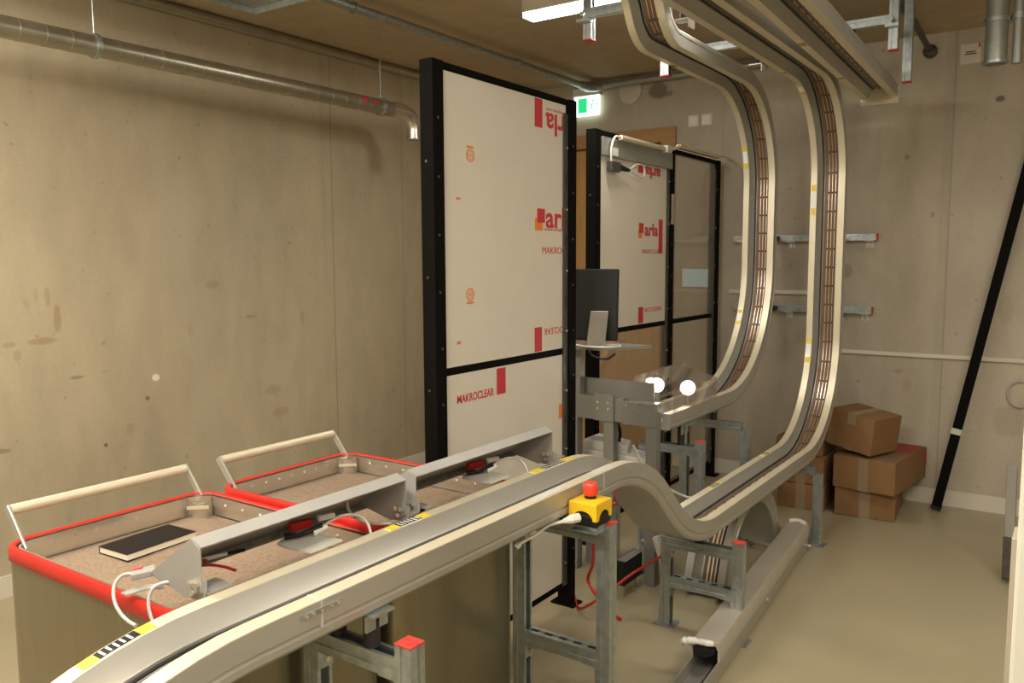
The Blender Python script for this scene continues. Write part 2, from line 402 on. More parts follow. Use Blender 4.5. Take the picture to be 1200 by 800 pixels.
st1 = [(.156, D(.63, .86), .13, 1), (.156, D(1.33, .885), .14, 1), (.156, D(1.93, .885), .22, 1), (.156, D(3.32, .515), .12, 1), (.156, D(4.03, .515), .1, 1),
       (.156, D(4.82, .90), .14, 0), (.156, D(4.83, 1.74), .17, 0), (.156, D(4.55, 2.37), .08, 0), (.156, D(4.25, 2.415), .09, 1)]
TR1 = track('long aluminium track beside the bins, dipping, then bending up to the ceiling near the cartons', p1, X1, st1, joints=[D(.98, .887), D(2.05, .887)], fasten=[(D(.93, .887), 1)])
# two grey type plates on the near flange
for y0, y1 in ((1.70, 1.86), (2.02, 2.13)):
    pl = child(MB().box(X1-.030, X1-.008, y0, y1, .8884, .8892), 'type_plate', M['greyl'], TR1)
# T2
X2 = -1.487
T = Turtle(3.40, .80, 0).line(4.18-3.40).arc(.65, 90).line(2.415-.5-.80-.65).arc(.5, 90).line(4.33-3.46).arc(.2, -60).line(.03).arc(.2, 60).line(.9)
p2 = T.p
print('T2 end', T.y, T.z)
D = lambda y, z: dist(p2, y, z)
st2 = [(.156, D(4.76, 1.10), .09, 0), (.156, D(4.80, 2.02), .13, 0), (.156, D(3.8, 2.415), .08, 1)]
TR2 = track('farther aluminium track rising behind the twin spot lamps, kinking upward again under the ceiling', p2, X2, st2)
# T3: straight, overhead
T = Turtle(5.03, 2.385, PI).line(3.6)
p3 = T.p
TR3 = track('straight overhead aluminium track with an end plate, right of the two bent tracks', p3, -.865, [(.156, .62, .09, 1), (.156, 1.4, .09, 1)])
child(MB().box(-1.055, -.862, 5.03, 5.038, 2.350, 2.44), 'end_plate', M['alu_lit'], TR3)
# rotate slightly about its far end
TR3.rotation_euler = (0, 0, math.radians(1.9))
_o = Vector(TR3.location); _p = Vector((-.95, 5.03, _o.z)); _R = Matrix.Rotation(math.radians(1.9), 4, 'Z')
TR3.location = _p+(_R @ (_o-_p).to_4d()).to_3d()+Vector((-.022, 0, 0))

# ------------------------------------------------------------------ strut frames
def strut_mb(p0, p1, open_dir, s=.041):
    """slotted C channel from p0 to p1, its open side facing open_dir"""
    p0, p1 = Vector(p0), Vector(p1); t = (p1-p0).normalized(); o = Vector(open_dir); o = (o-t*o.dot(t)).normalized(); w = t.cross(o)
    h = s/2; k = .0025; l = .009
    prof = [(-h, -h), (h*-.3, -h), (-h*.25, -h+.003), (h*.25, -h+.003), (h*.3, -h), (h, -h), (h, -h*.3), (h-.003, -h*.25), (h-.003, h*.25), (h, h*.3), (h, h), (h-l, h), (h-l, h-.005), (h-k-.002, h-.005), (h-k-.002, -h+.005), (-h+k+.002, -h+.005), (-h+k+.002, h-.005), (-h+l, h-.005), (-h+l, h), (-h, h), (-h, h*.3), (-h+.003, h*.25), (-h+.003, -h*.25), (-h, -h*.3)]
    return MB().loft([[p+w*a+o*b for a, b in prof] for p in (p0, p1)])
def frame(label, y, xs, ztop, zbar, bars=(), name='track_stand', group=None, xcap=(1,), foot=True, mounts=(), trackz=None):
    t = thing(name, label, 'support stand', ((xs[0]+xs[1])/2, y, 0), group)
    h = .0205
    for i, x in enumerate(xs):
        zt = ztop if i in xcap else zbar-h
        p = child(strut_mb((x, y, .004), (x, y, zt), (-1 if i else 1, 0, 0)), 'post', M['galv'], t)
        if i in xcap: child(B(x-h-.001, x+h+.001, y-h-.001, y+h+.001, zt, zt+.004), 'end_cap', M['redcap'], p, bev=.001)
        if foot:
            fp = child(MB().box(x-.045, x+.045, y-.035, y+.035, 0, .006).box(x-h-.005, x-h, y-h, y+h, .006, .09), 'foot_plate', M['galv'], p)
    xa = xs[0]-h if 0 not in xcap else xs[0]+h
    child(strut_mb((xa, y, zbar), (xs[1]-h, y, zbar), (0, 0, 1)), 'crossbar', M['galv'], t)
    for zb in bars:
        cb = child(strut_mb((xs[0]+h, y, zb), (xs[1]-h, y, zb), (0, 0, -1)), 'crossbar', M['galv'], t)
        n = 5; L_ = xs[1]-xs[0]-2*h
        many('slot', M['blackm'], cb, [B(xs[0]+h+L_*(q+.25)/n, xs[0]+h+L_*(q+.75)/n, y-.006, y+.006, zb+.0205, zb+.0212) for q in range(n)])
        for sx, x in ((1, xs[0]), (-1, xs[1])):
            br = child(MB().box(x+sx*(h+.003), x+sx*(h+.045), y-h, y+h, zb-.024, zb-.0205).box(x+sx*h, x+sx*(h+.003), y-h, y+h, zb-.065, zb-.0205), 'corner_bracket', M['galv'], t)
            child(MB().tube([(x+sx*(h+.003), y, zb-.045), (x+sx*(h+.012), y, zb-.045)], .007, 6), 'bolt', M['stain'], br)
    for sx, x in ((1, xs[0]), (-1, xs[1])):
        br = child(MB().box(x+sx*(h+.003), x+sx*(h+.045), y-h, y+h, zbar-.024, zbar-.0205).box(x+sx*h, x+sx*(h+.003), y-h, y+h, zbar-.065, zbar-.0205), 'corner_bracket', M['galv'], t)
        child(MB().tube([(x+sx*(h+.003), y, zbar-.045), (x+sx*(h+.012), y, zbar-.045)], .007, 6), 'bolt', M['stain'], br)
    if trackz:
        for x in mounts:
            z0 = zbar+h
            mt_ = child(MB().box(x-.035, x+.035, y-.03, y+.03, trackz-.006, trackz).box(x+.010, x+.016, y-.03, y+.03, z0+.5*(trackz-z0), trackz), 'mount_plate', M['galv'], t)
            child(MB().tube([(x, y, z0), (x, y, trackz-.006)], .017, 14), 'rubber_buffer', M['rubber'], mt_, smooth=40)
    return t
TB = .887-DP
S0 = frame('nearest galvanised support stand at the bottom edge, under the track beside the bins', 1.13, (-1.285, -1.025), .765, .715, bars=(.30,), mounts=(-1.22, -1.125), trackz=TB)
S1 = frame('galvanised support stand carrying the emergency stop box', 1.93, (-1.303, -1.025), .785, .752, bars=(.40,), mounts=(-1.24, -1.14), trackz=TB)
S3 = frame('low galvanised support stand under the dip of the track', 3.04, (-1.335, -1.035), .40, .352, bars=(.19,), mounts=(-1.2,), trackz=.513-DP)
S2 = frame('galvanised support stand at the end of the grey transfer box, red cap on top', 3.60, (-1.71, -1.425), .645, .60, bars=(.25,), mounts=(-1.52, -1.64), trackz=.80-DP)
S4 = frame('galvanised support stand behind the red-capped one, under the farther track', 4.15, (-1.73, -1.395), .655, .625, mounts=(-1.57,), trackz=.80-DP, xcap=())
S5 = frame('galvanised support stand just left of the cartons, holding the rising track', 4.34, (-1.44, -1.07), .43, .40, mounts=(-1.2,), trackz=.513-DP, xcap=())
# behind the hump: pale square strut seen behind the e-stop
s6 = thing('floor_stanchion', 'slim galvanised stanchion with a red cap right behind the emergency stop box', 'stanchion', (-1.30, 2.46, 0))
pp = child(strut_mb((-1.30, 2.46, 0), (-1.30, 2.46, .655), (-1, 0, 0)), 'post', M['galv'], s6)
child(B(-1.322, -1.278, 2.438, 2.482, .655, .661), 'end_cap', M['redcap'], s6)

# ------------------------------------------------------------------ transport bins
def rrect(x0, x1, y0, y1, r, n=5):
    pts = []
    for cx, cy, a in ((x1-r, y0+r, -90), (x1-r, y1-r, 0), (x0+r, y1-r, 90), (x0+r, y0+r, 180)):
        for k in range(n+1):
            t = math.radians(a+90*k/n); pts.append((cx+r*math.cos(t), cy+r*math.sin(t)))
    return pts
def bin_(label, x0, x1, y0, y1):
    t = thing('transport_bin', label, 'metal bin', ((x0+x1)/2, (y0+y1)/2, 0), 'red rimmed steel bins along the track')
    R_ = .06; zt = .845
    o = rrect(x0, x1, y0, y1, R_); i = rrect(x0+.012, x1-.012, y0+.012, y1-.012, R_-.012)
    mb = MB()
    rings = [[(p[0], p[1], .12) for p in o], [(p[0], p[1], zt) for p in o], [(p[0], p[1], zt) for p in i], [(p[0], p[1], .74) for p in i]]
    mb.loft(rings, True, True)
    child(mb, 'body', M['stain_d'], t, smooth=35)
    mb = MB(); n = len(o)          # red bead
    sec = [(-.002, -.031), (-.0045, -.028), (-.0045, -.002), (-.001, .003), (.008, .003), (.0115, .0), (.0125, -.011), (.0, -.012), (.0, -.031)]
    ctr = Vector(((x0+x1)/2, (y0+y1)/2, 0)); rings = []
    for k in range(n+1):
        a, b, c = o[(k-1) % n], o[k % n], o[(k+1) % n]
        tx, ty = c[0]-a[0], c[1]-a[1]; l = math.hypot(tx, ty); nx, ny = -ty/l, tx/l   # inward
        rings.append([(b[0]+nx*s_[0], b[1]+ny*s_[0], zt+s_[1]) for s_ in sec])
    mb.loft(rings, True, False)
    child(mb, 'rim', M['red'], t, smooth=50)
    # bright inner band with rivets
    mb = MB(); ii = rrect(x0+.016, x1-.016, y0+.016, y1-.016, R_-.014); i2 = rrect(x0+.020, x1-.020, y0+.020, y1-.020, R_-.018)
    mb.loft([[(p[0], p[1], zt-.003) for p in ii], [(p[0], p[1], zt-.003) for p in i2], [(p[0], p[1], zt-.031) for p in i2], [(p[0], p[1], zt-.032) for p in ii], [(p[0], p[1], zt-.062) for p in ii]], True, False)
    bd = child(mb, 'inner_band', M['stain'], t, smooth=35)
    rv = [MB().tube([(x0+.020, y, zt-.022), (x0+.0235, y, zt-.022)], .004, 8) for y in [y0+.06+(y1-y0-.12)*q/8 for q in range(8)]]
    rv += [MB().tube([(x, y1-.020, zt-.022), (x, y1-.0235, zt-.022)], .004, 8) for x in [x0+.12+(x1-x0-.19)*q/7 for q in range(8)]]
    many('rivet', M['stain'], bd, rv, smooth=40)
    # felt floor, gently domed, sagging at the walls
    mb = MB(); nx_, ny_ = 20, 20; vs = []; fs = []
    for a in range(nx_+1):
        for b in range(ny_+1):
            u, v = a/nx_, b/ny_; x = x0+.021+(x1-x0-.042)*u; y = y0+.021+(y1-y0-.042)*v
            e = min(1, min(u, v, 1-u, 1-v)*5); z = .788+.020*e*e*(3-2*e)*(.8+.2*math.sin(5*u+2)*math.cos(4*v))
            cx_ = min(u, 1-u)*(x1-x0); cy_ = min(v, 1-v)*(y1-y0)
            vs.append((x, y, z))
    for a in range(nx_):
        for b in range(ny_): k = a*(ny_+1)+b; fs.append((k, k+ny_+1, k+ny_+2, k+1))
    mb.add(vs, fs)
    child(mb, 'felt_floor', M['carpet'], t, smooth=60)
    # corner roller at the far back corner with a cross bracket
    cx_, cy_ = x0+.062, y1-.062
    cg = child(MB().tube([(cx_-.016, cy_+.016, .782), (cx_-.016, cy_+.016, zt-.003)], .031, 24), 'corner_roller', M['stain'], t, smooth=40)
    child(MB().obox((cx_+.012, cy_-.012, zt-.020), (.707, .707, 0), (.707, -.707, 0), (0, 0, 1), .058, .003, .009), 'cross_bracket', M['alu_lit'], cg)
    # tubular handle standing off the back rim
    hx, hz = x0-.045, .907
    h = child(MB().tube([(hx, y0+.045, hz), (hx, y1-.03, hz)], .0130, 18), 'handle', M['alu_lit'], t, smooth=40)
    for yy in (y0+.041, y1-.026):
        d = (Vector((x0+.03, 0, .822))-Vector((hx-.006, 0, hz+.008))); L_ = d.length; d.normalize()
        child(MB().obox(((x0+.03+hx-.006)/2, yy, (.822+hz+.008)/2), d, (0, 1, 0), d.cross(Vector((0, 1, 0))), L_, .007, .022), 'handle_bracket', M['alu'], t, bev=.002)
    for (fx, fy) in ((x0+.07, y0+.07), (x1-.07, y0+.07), (x0+.07, y1-.07), (x1-.07, y1-.07)):
        ca = child(MB().tube([(fx-.012, fy, .036), (fx+.012, fy, .036)], .036, 18), 'caster', M['rubber'], t, smooth=40)
        child(B(fx-.02, fx+.02, fy-.02, fy+.02, .072, .122), 'caster_fork', M['galv'], ca)
    return t
bin_('red-rimmed steel bin with brown felt inside and a black book lying in it', -2.035, -1.332, .845, 1.388)
bin_('red-rimmed steel bin without a book, farther from the camera and next to the black guard', -2.035, -1.332, 1.432, 1.950)
# book
bk = thing('book', 'thin black-covered book with cream pages lying on brown felt in the near bin', 'book', (-1.845, 1.09, .802))
ax = Vector((-.012, .19, 0)).normalized(); ay = Vector((ax.y, -ax.x, 0))
c0 = Vector((-1.845, 1.098, .8145))
child(MB().obox(c0, ax, ay, (0, 0, 1), .187, .107, .014), 'pages', M['paper'], bk)
child(MB().obox(c0+Vector((0, 0, .0078)), ax, ay, (0, 0, 1), .189, .110, .0016).obox(c0-Vector((0, 0, .0078)), ax, ay, (0, 0, 1), .189, .110, .0016).obox(c0-ay*.0545, ax, ay, (0, 0, 1), .189, .002, .0165), 'cover', M['bookc'], bk)

# ------------------------------------------------------------------ grey sheet hoods between bins and track
def hood(label, y0, y1, nm='sheet_hood', sensor=(.3,)):
    xt, zt, xa, za = -1.458, .896, -1.298, .979      # tip line, apex line
    t = thing(nm, label, 'metal hood', (-1.39, y0, .887), 'grey hoods between the bins and the track')
    d = Vector((xa-xt, 0, za-zt)).normalized(); n = Vector((-d.z, 0, d.x))
    pr = [(xt, zt), (xa-.004, za-.004), (xa-.030, za+.004), (xa-.032, za+.002), (xa-.0055, za-.0075), (xt+.001, zt-.0035), (xt+.028, zt-.010), (xt+.028, zt-.008)]
    sh = child(MB().loft([[(x, y, z) for x, z in [(xt, zt), (xa-.028, za+.007), (xa-.024, za+.013), (xa+.004, za+.000), (xa+.003, za-.003), (xa-.023, za+.009), (xa-.025, za+.004), (xt+.003, zt-.004), (xt+.030, zt-.010), (xt+.030, zt-.007)]] for y in (y0, y1)]), 'hood_sheet', M['greyp'], t)
    many('screw', M['stain'], sh, [MB().tube([(xt+.022, y, zt-.010), (xt+.025, y, zt+.001)], .004, 8) for y in [y0+.06+(y1-y0-.16)*q/10 for q in range(11)]], smooth=40)
    for yy in (y0, y1):
        pl = child(MB().prism([(xt-.002, zt), (xa-.030, za+.008), (xa-.024, za+.012), (xa+.002, za-.004), (-1.296, .893), (-1.345, .872)], lambda p, a: (p[0], a, p[1]), yy-.0015, yy+.0015), 'end_plate', M['greyp'], t)
        ft = child(MB().box(-1.34, -1.288, yy-.002+.004, yy+.06, .889, .893).box(-1.34, -1.288, yy+.0015, yy+.0045, .874, .915), 'mounting_foot', M['greyp'], pl)
        many('bolt', M['stain'], pl, [MB().tube([(q, yy-.001, w_), (q, yy-.010, w_)], .006, 8) for q, w_ in ((-1.322, .907), (-1.306, .907), (-1.315, .891))], smooth=40)
    return t
H1 = hood('grey sheet metal hood above the near bin, beside the book', .87, 1.425)
H2 = hood('grey sheet metal hood farther on, in front of the white sheeted guard', 1.462, 2.085)
def sensor(label, y, x=-1.345, z=.893):
    t = thing('scanner_bracket', label, 'sensor', (x, y, z), 'sensors mounted between hood and track')
    mb = MB().prism([(x-.055, y-.02), (x-.04, y-.045), (x+.0, y-.05), (x+.058, y-.04), (x+.058, y+.05), (x-.02, y+.05), (x-.055, y+.02)], lambda p, a: (p[0], p[1], a), z, z+.004)
    child(mb, 'base_plate', M['greyl'], t)
    d = Vector((.35, .9, .05)).normalized()
    child(MB().obox((x-.052, y+.03, z+.022), d, Vector((0, 0, 1)).cross(d), (0, 0, 1), .05, .018, .018), 'red_housing', M['red'], t, bev=.002)
    child(MB().tube([Vector((x-.045, y-.02, z+.010)), Vector((x-.02, y+.0, z+.014)), Vector((x-.005, y+.05, z+.022))], [.007, .005, .007], 10), 'plug', M['blackm'], t, smooth=40)
    child(MB().tube([Vector((x-.012, y+.03, z+.012)), Vector((x+.0, y+.06, z+.02))], [.009, .007], 10), 'connector', M['white'], t, smooth=40)
    child(MB().obox((x-.03, y+.085, z+.030), d, Vector((0, 0, 1)).cross(d), (0, 0, 1), .04, .016, .012), 'lens', M['wlabel'], t, bev=.003)
    child(MB().tube(bez((x-.01, y+.06, z+.02), (x+.0, y+.13, z+.05), (x+.05, y+.16, z+.03), (x+.062, y+.13, z-.03)), .0035, 8), 'cable', M['greyl'], t, smooth=60)
    return t
sensor('small sensor bracket with red housing and looping cable at the middle of the near hood', 1.16)
sensor('small sensor bracket with red housing and white lens cap under the farther hood', 1.80)
w = thing('red_wiring', 'loose red wires with white connector under the near end of the nearer hood', 'wires', (-1.40, .95, .885))
child(MB().tube(cat_([(-1.425, .915, .888), (-1.405, .93, .900), (-1.395, .955, .898), (-1.375, .975, .892), (-1.352, .985, .886)]), .003, 8), 'red_wire', M['redwire'], w, smooth=60)
child(MB().tube(cat_([(-1.43, .915, .888), (-1.415, .94, .906), (-1.41, .96, .903)]), .003, 8), 'red_wire', M['redwire'], w, smooth=60)
child(MB().tube([(-1.42, .955, .903), (-1.415, 1.01, .900)], .0045, 8), 'white_connector', M['white'], w, smooth=60)
child(MB().tube([(-1.415, 1.01, .900), (-1.41, 1.05, .897)], .0035, 8), 'black_plug', M['blackm'], w, smooth=60)
# left of the hood: sensor with two grey cables curving over the rim
w = thing('rim_sensor', 'grey sensor with two cables curving down over the red rim at the near end', 'sensor', (-1.47, .86, .86))
child(MB().obox((-1.478, .865, .893), (.5, .85, .1), (-.85, .5, 0), (0, 0, 1), .045, .03, .014), 'sensor_head', M['greyp'], w, bev=.003)
child(MB().loft([[(-1.50+dx, .83+dy, .868+dz) for dx, dy, dz in s_] for s_ in ([(0, 0, -.012), (.02, .0, -.012), (.02, 0, -.008), (0, 0, -.008)], [(.03, .03, 0), (.05, .02, 0), (.05, .02, .004), (.03, .03, .004)], [(.08, .04, .012), (.10, .03, .012), (.10, .03, .016), (.08, .04, .016)])]), 'curved_bracket', M['greyp'], w)
child(MB().tube(bez((-1.49, .850, .893), (-1.53, .82, .90), (-1.50, .80, .83), (-1.40, .80, .83)), .0036, 8), 'grey_cable', M['greywire'], w, smooth=60)
child(MB().tube(bez((-1.40, .87, .890), (-1.43, .84, .89), (-1.42, .83, .86), (-1.39, .83, .82)), .0036, 8), 'grey_cable', M['greywire'], w, smooth=60)
child(MB().tube([(-1.497, .852, .897), (-1.485, .868, .901)], .004, 8), 'red_wire', M['redwire'], w)
tag(MB().tube(bez((-1.40, 1.335, .93), (-1.41, 1.34, .89), (-1.36, 1.35, .875), (-1.292, 1.37, .888)), .0035, 8).build('sensor_cable', M['greyl'], smooth=60), 'thin pale cable looping from the hood end to the first striped label', 'cable')

# ------------------------------------------------------------------ machine guards
def guard(label, x, ys, name='machine_guard', ztop=2.147, sheets=(), rails=(2.135, 1.115, .10), flange_side=1):
    t = thing(name, label, 'safety guard', (x-.03, (ys[0]+ys[-1])/2, 0), 'black framed machine guards')
    s = .028
    for i, y in enumerate(ys):
        p = child(B(x-2*s, x, y-s, y+s, .008, ztop), 'post', M['black'], t, bev=.002)
        child(MB().box(x-2*s-.03, x+.03, y-s-.012, y+s+.012, 0, .009), 'foot_plate', M['black'], p, bev=.002)
        zz = [.25+.19*k for k in range(10)]
        many('rivet', M['slotted'], p, [MB().tube([(x, y+.004*(-1)**int(z*10), z), (x+.003, y+.004*(-1)**int(z*10), z)], .0045, 8) for z in zz]+[MB().tube([(x-.03, y-s, z+.05), (x-.03, y-s-.003, z+.05)], .0045, 8) for z in zz[::2]])
        if i > 0:       # slotted angle on the near side of the post
            a = child(MB().box(x-.012, x-.006, y-s-.036, y-s, .10, ztop-.06).box(x-.03, x-.006, y-s-.004, y-s, .10, ztop-.06), 'slotted_angle', M['slotted'], p)
            many('slot', M['slot'], a, [B(x-.006, x-.0052, y-s-.024, y-s-.015, .2+.125*k-.02, .2+.125*k+.02) for k in range(1, 15, 2)])
            many('bolt', M['stain'], a, [MB().tube([(x-.006, y-s-.02, .2+.125*k), (x+.001, y-s-.02, .2+.125*k)], .006, 10) for k in range(0, 15, 2)], smooth=40)
    for (ya, yb) in zip(ys, ys[1:]):
        for z in rails: child(B(x-.045, x-.015, ya+s, yb-s, z-.014, z+.014), 'rail', M['black'], t, bev=.001)
    out = []
    for (ya, yb, z0, z1, mk, nm_) in sheets:
        sh = child(B(x-.018, x-.013, ya, yb, z0, z1), nm_, M[mk], t); out.append(sh)
    return t, out
XG = -1.754
G1, (su, sl) = guard('tall black-framed guard with white printed film, standing right beside the farther bin', XG, (2.118, 2.985), sheets=((2.148, 2.945, 1.129, 2.121, 'film', 'film_sheet'), (2.148, 2.945, .114, 1.101, 'film', 'film_sheet')))
XF = XG-.0128
ry, uz = (0, 1, 0), (0, 0, 1)
def quad(parent, x, y0, y1, z0, z1, m_, name): return child(B(x-.0002, x+.0006, y0, y1, z0, z1), name, m_, parent)
def P(u, v, x):        # point on the sheet plane x = const seen along a direction of the camera
    d = cr*((u-600)/F)+cu*(-(v-400)/F)+cf; k = x/d.x; return Vector((x, d.y*k, CAMZ+d.z*k))
def word(parent, x, body, uv0, uv1, size, m_, name='lettering', flip=False, bold=0.0):
    a = P(*uv0, x); b = P(*uv1, x); wd = abs(b.y-a.y)
    if flip: return text(body, size, (x, b.y, a.z), (0, -1, 0), (0, 0, -1), m_, name, parent, width=wd, bold=bold, ymax=2.944 if x > -1.9 else 4.579)
    return text(body, size, (x, a.y, a.z), ry, uz, m_, name, parent, width=wd, bold=bold, ymax=2.944 if x > -1.9 else 4.579)
def mark(parent, x, u0, v0, u1, v1, m_, name):
    a = P(u0, v0, x); b = P(u1, v1, x); return quad(parent, x, a.y, b.y, b.z, a.z, m_, name)
def logo(parent, x, us, vs, fl=False):
    mark(parent, x, us[0], vs[0], us[1], vs[1], M['ortxt'], 'orange_square')
# upper sheet
word(su, XF, 'arla', (639.5, 266), (671, 262), .118, M['redtxt'], bold=.0025)
mark(su, XF, 627, 255, 636, 270, M['ortxt'], 'orange_square'); mark(su, XF+.0005, 629.5, 244, 638.5, 261, M['redtxt'], 'red_square')
word(su, XF, 'www.arlaplast.com', (638, 270), (672, 266), .018, M['redtxt'])
word(su, XF, 'MAKROCLEAR', (635, 297), (676, 294), .038, M['redtxt'])
word(su, XF, 'arla', (639.5, 132), (671, 139), .118, M['redtxt'], flip=True, bold=.0025)
word(su, XF, 'www.arlaplast.com', (640, 126), (672, 133), .018, M['redtxt'], flip=True)
rb = mark(su, XF, 626.5, 114, 635.5, 150, M['redtxt'], 'red_banner')
rb = mark(su, XF, 626.5, 384, 635, 411, M['redtxt'], 'red_banner')
word(su, XF, 'MAKROCLEAR', (638, 385), (676, 378), .038, M['redtxt'], flip=True)
def seal(parent, c, flip=1):
    c = Vector(c); mb = MB().ring(c, (1, 0, 0), .020, .0235, .0006, 28).ring(c, (1, 0, 0), .012, .0135, .0006, 20)
    for k in range(14):
        a = 2*PI*k/14; mb.obox(c+Vector((.0003, math.cos(a)*.0165, math.sin(a)*.0165)), (0, math.cos(a), math.sin(a)), (1, 0, 0), (0, -math.sin(a), math.cos(a)), .004, .0006, .0025)
    mb.box(c.x, c.x+.0006, c.y-.006, c.y-.003, c.z-.006, c.z+.006).box(c.x, c.x+.0006, c.y+.003, c.y+.006, c.z-.006, c.z+.006).box(c.x, c.x+.0006, c.y-.004, c.y+.004, c.z-.001, c.z+.002)
    mb.box(c.x, c.x+.0006, c.y-.02, c.y+.02, c.z+flip*.026, c.z+flip*.032)
    return child(mb, 'printed_seal', M['ortxt'], parent)
seal(su, P(551, 182, XF), 1); seal(su, P(551, 345, XF), -1)
mark(su, XF, 534.5, 231, 539.5, 234, M['ortxt'], 'orange_dash'); mark(su, XF, 535.5, 400, 540, 403, M['ortxt'], 'orange_dash')
# lower sheet
word(sl, XF, 'MAKROCLEAR', (535.5, 473), (578.5, 462), .040, M['redtxt'], bold=.0008)
mark(sl, XF, 582, 432, 592.5, 460, M['redtxt'], 'red_banner'); mark(sl, XF, 655, 474, 660, 489, M['ortxt'], 'orange_mark')
# second guard
XH = -2.028
G2, (fu, cl1, cl2, cl3) = guard('longer black-framed guard at the door, partly white film and partly clear panels', XH, (3.70, 4.62, 5.375),
    sheets=((3.735, 4.58, 1.129, 2.06, 'film', 'film_sheet'), (3.735, 4.58, .114, 1.101, 'clear', 'clear_panel'), (4.65, 5.34, 1.129, 2.121, 'clear', 'clear_panel'), (4.65, 5.34, .114, 1.101, 'clear', 'clear_panel')))
XI = XH-.0128
word(fu, XI, 'arla', (755.5, 275.5), (771, 274), .095, M['redtxt'], bold=.003)
mark(fu, XI, 748, 269, 752.5, 279, M['ortxt'], 'orange_square'); mark(fu, XI+.0005, 749, 261, 754, 273, M['redtxt'], 'red_square')
mark(fu, XI, 772, 257, 776, 297, M['redtxt'], 'red_banner'); mark(fu, XI, 748, 360, 753.5, 378, M['redtxt'], 'red_banner')
word(fu, XI, 'MAKROCLEAR', (752, 297), (773, 295), .036, M['redtxt'])
word(fu, XI, 'MAKROCLEAR', (755, 361), (775, 357), .036, M['redtxt'], flip=True)
word(fu, XI, 'arla', (756, 195), (774, 199), .085, M['redtxt'], flip=True, bold=.003); mark(fu, XI, 748, 192, 753.5, 203, M['redtxt'], 'red_square')
child(B(XH-.012, XH+.006, 3.74, 4.60, 2.022, 2.115), 'top_cover_plate', M['galv_d'], G2, bev=.002)
pl = child(B(XH+.006, XH+.008, 3.83, 3.90, 2.03, 2.07), 'type_plate', M['white'], G2)
child(MB().box(XH+.002, XH+.03, 3.79, 3.89, 1.945, 1.995), 'switch_box', M['slotted'], G2, bev=.003)
child(MB().tube([(XH+.02, 3.89, 1.972), (XH+.02, 4.0, 1.965)], [.017, .010], 12), 'switch_plug', M['blackm'], G2, smooth=40)
child(MB().tube(cat_([(XH+.02, 4.0, 1.965), (XH+.03, 4.07, 2.0), (XH+.03, 4.16, 2.0), (XH+.03, 4.15, 1.94), (XH+.03, 4.0, 1.96)]), .0045, 8), 'switch_cable', M['greyl'], G2, smooth=60)
child(B(XH, XH+.008, 4.60, 4.63, 1.70, 1.88), 'bright_hinge', M['stain'], G2)
ct = child(MB().tube(cat_([(XH+.02, 3.80, 1.99), (XH+.02, 3.80, 2.06), (XH+.02, 3.84, 2.12), (XH+.02, 3.9, 2.125)]), .006, 8), 'feed_cable', M['greyl'], G2, smooth=60)
child(MB().tube([(XH+.02, 3.9, 2.125), (XH+.02, 4.5, 2.125)], .014, 12), 'cable_conduit', M['alu_lit'], G2, smooth=40)
child(MB().tube([(XH+.02, 4.5, 2.125), (XH+.02, 4.57, 2.135), (XH+.02, 4.66, 2.16)], .009, 8).box(XH, XH+.04, 4.45, 4.51, 2.105, 2.145), 'conduit_joint', M['greyl'], G2, smooth=40)
child(MB().box(XH-.01, XH+.02, 4.68, 5.33, 2.155, 2.175), 'cable_conduit', M['alu_lit'], G2)
# cable from guard to the back wall
tag(MB().tube(cat_([(XH, 5.33, 2.168), (-2.0, 5.45, 2.17), (-1.93, 5.482, 2.11), (-1.905, 5.482, 2.0), (-1.905, 5.482, 1.80), (-1.905, 5.482, 1.70), (-1.87, 5.482, 1.66), (-1.82, 5.482, 1.65)]), .005, 8).build('wall_cable', M['greywire'], smooth=60), 'thin grey cable running from the clear guard panel down the back wall', 'cable')

# ------------------------------------------------------------------ transfer box with legs
tb = thing('transfer_station', 'long grey sheet metal transfer box on square legs behind the hump of the track', 'conveyor unit', (-1.75, 3.37, 0))
child(MB().box(-2.00, -1.70, 3.35, 3.40, .748, .858), 'housing', M['greyd'], tb, bev=.002)
child(MB().box(-1.70, -1.53, 3.345, 3.40, .742, .850), 'end_housing', M['greyd'], tb, bev=.002)
child(MB().box(-1.845, -1.745, 3.338, 3.347, .748, .875), 'face_plate', M['greyd'], tb)
for (x, z) in ((-1.825, .835), (-1.77, .835), (-1.825, .805), (-1.77, .805), (-1.62, .84), (-1.57, .84), (-1.62, .80), (-1.57, .80), (-1.68, .83)):
    yy = 3.338 if x < -1.74 else 3.345
    child(MB().tube([(x, yy, z), (x, yy-.004, z)], .005, 8), 'screw', M['stain'], tb, smooth=40)
child(MB().box(-2.00, -1.57, 3.400, 3.412, .80, .935), 'rear_panel', M['greyd'], tb)
child(B(-1.80, -1.765, 3.42, 3.74, 0, .035), 'floor_bar', M['galv'], tb)
for x in (-1.775, -1.56): child(B(x-.026, x+.026, 3.35, 3.40, 0, .748), 'leg', M['greyd'], tb, bev=.002)
child(B(-1.99, -1.94, 3.35, 3.40, 0, .748), 'leg', M['greyd'], tb, bev=.002)
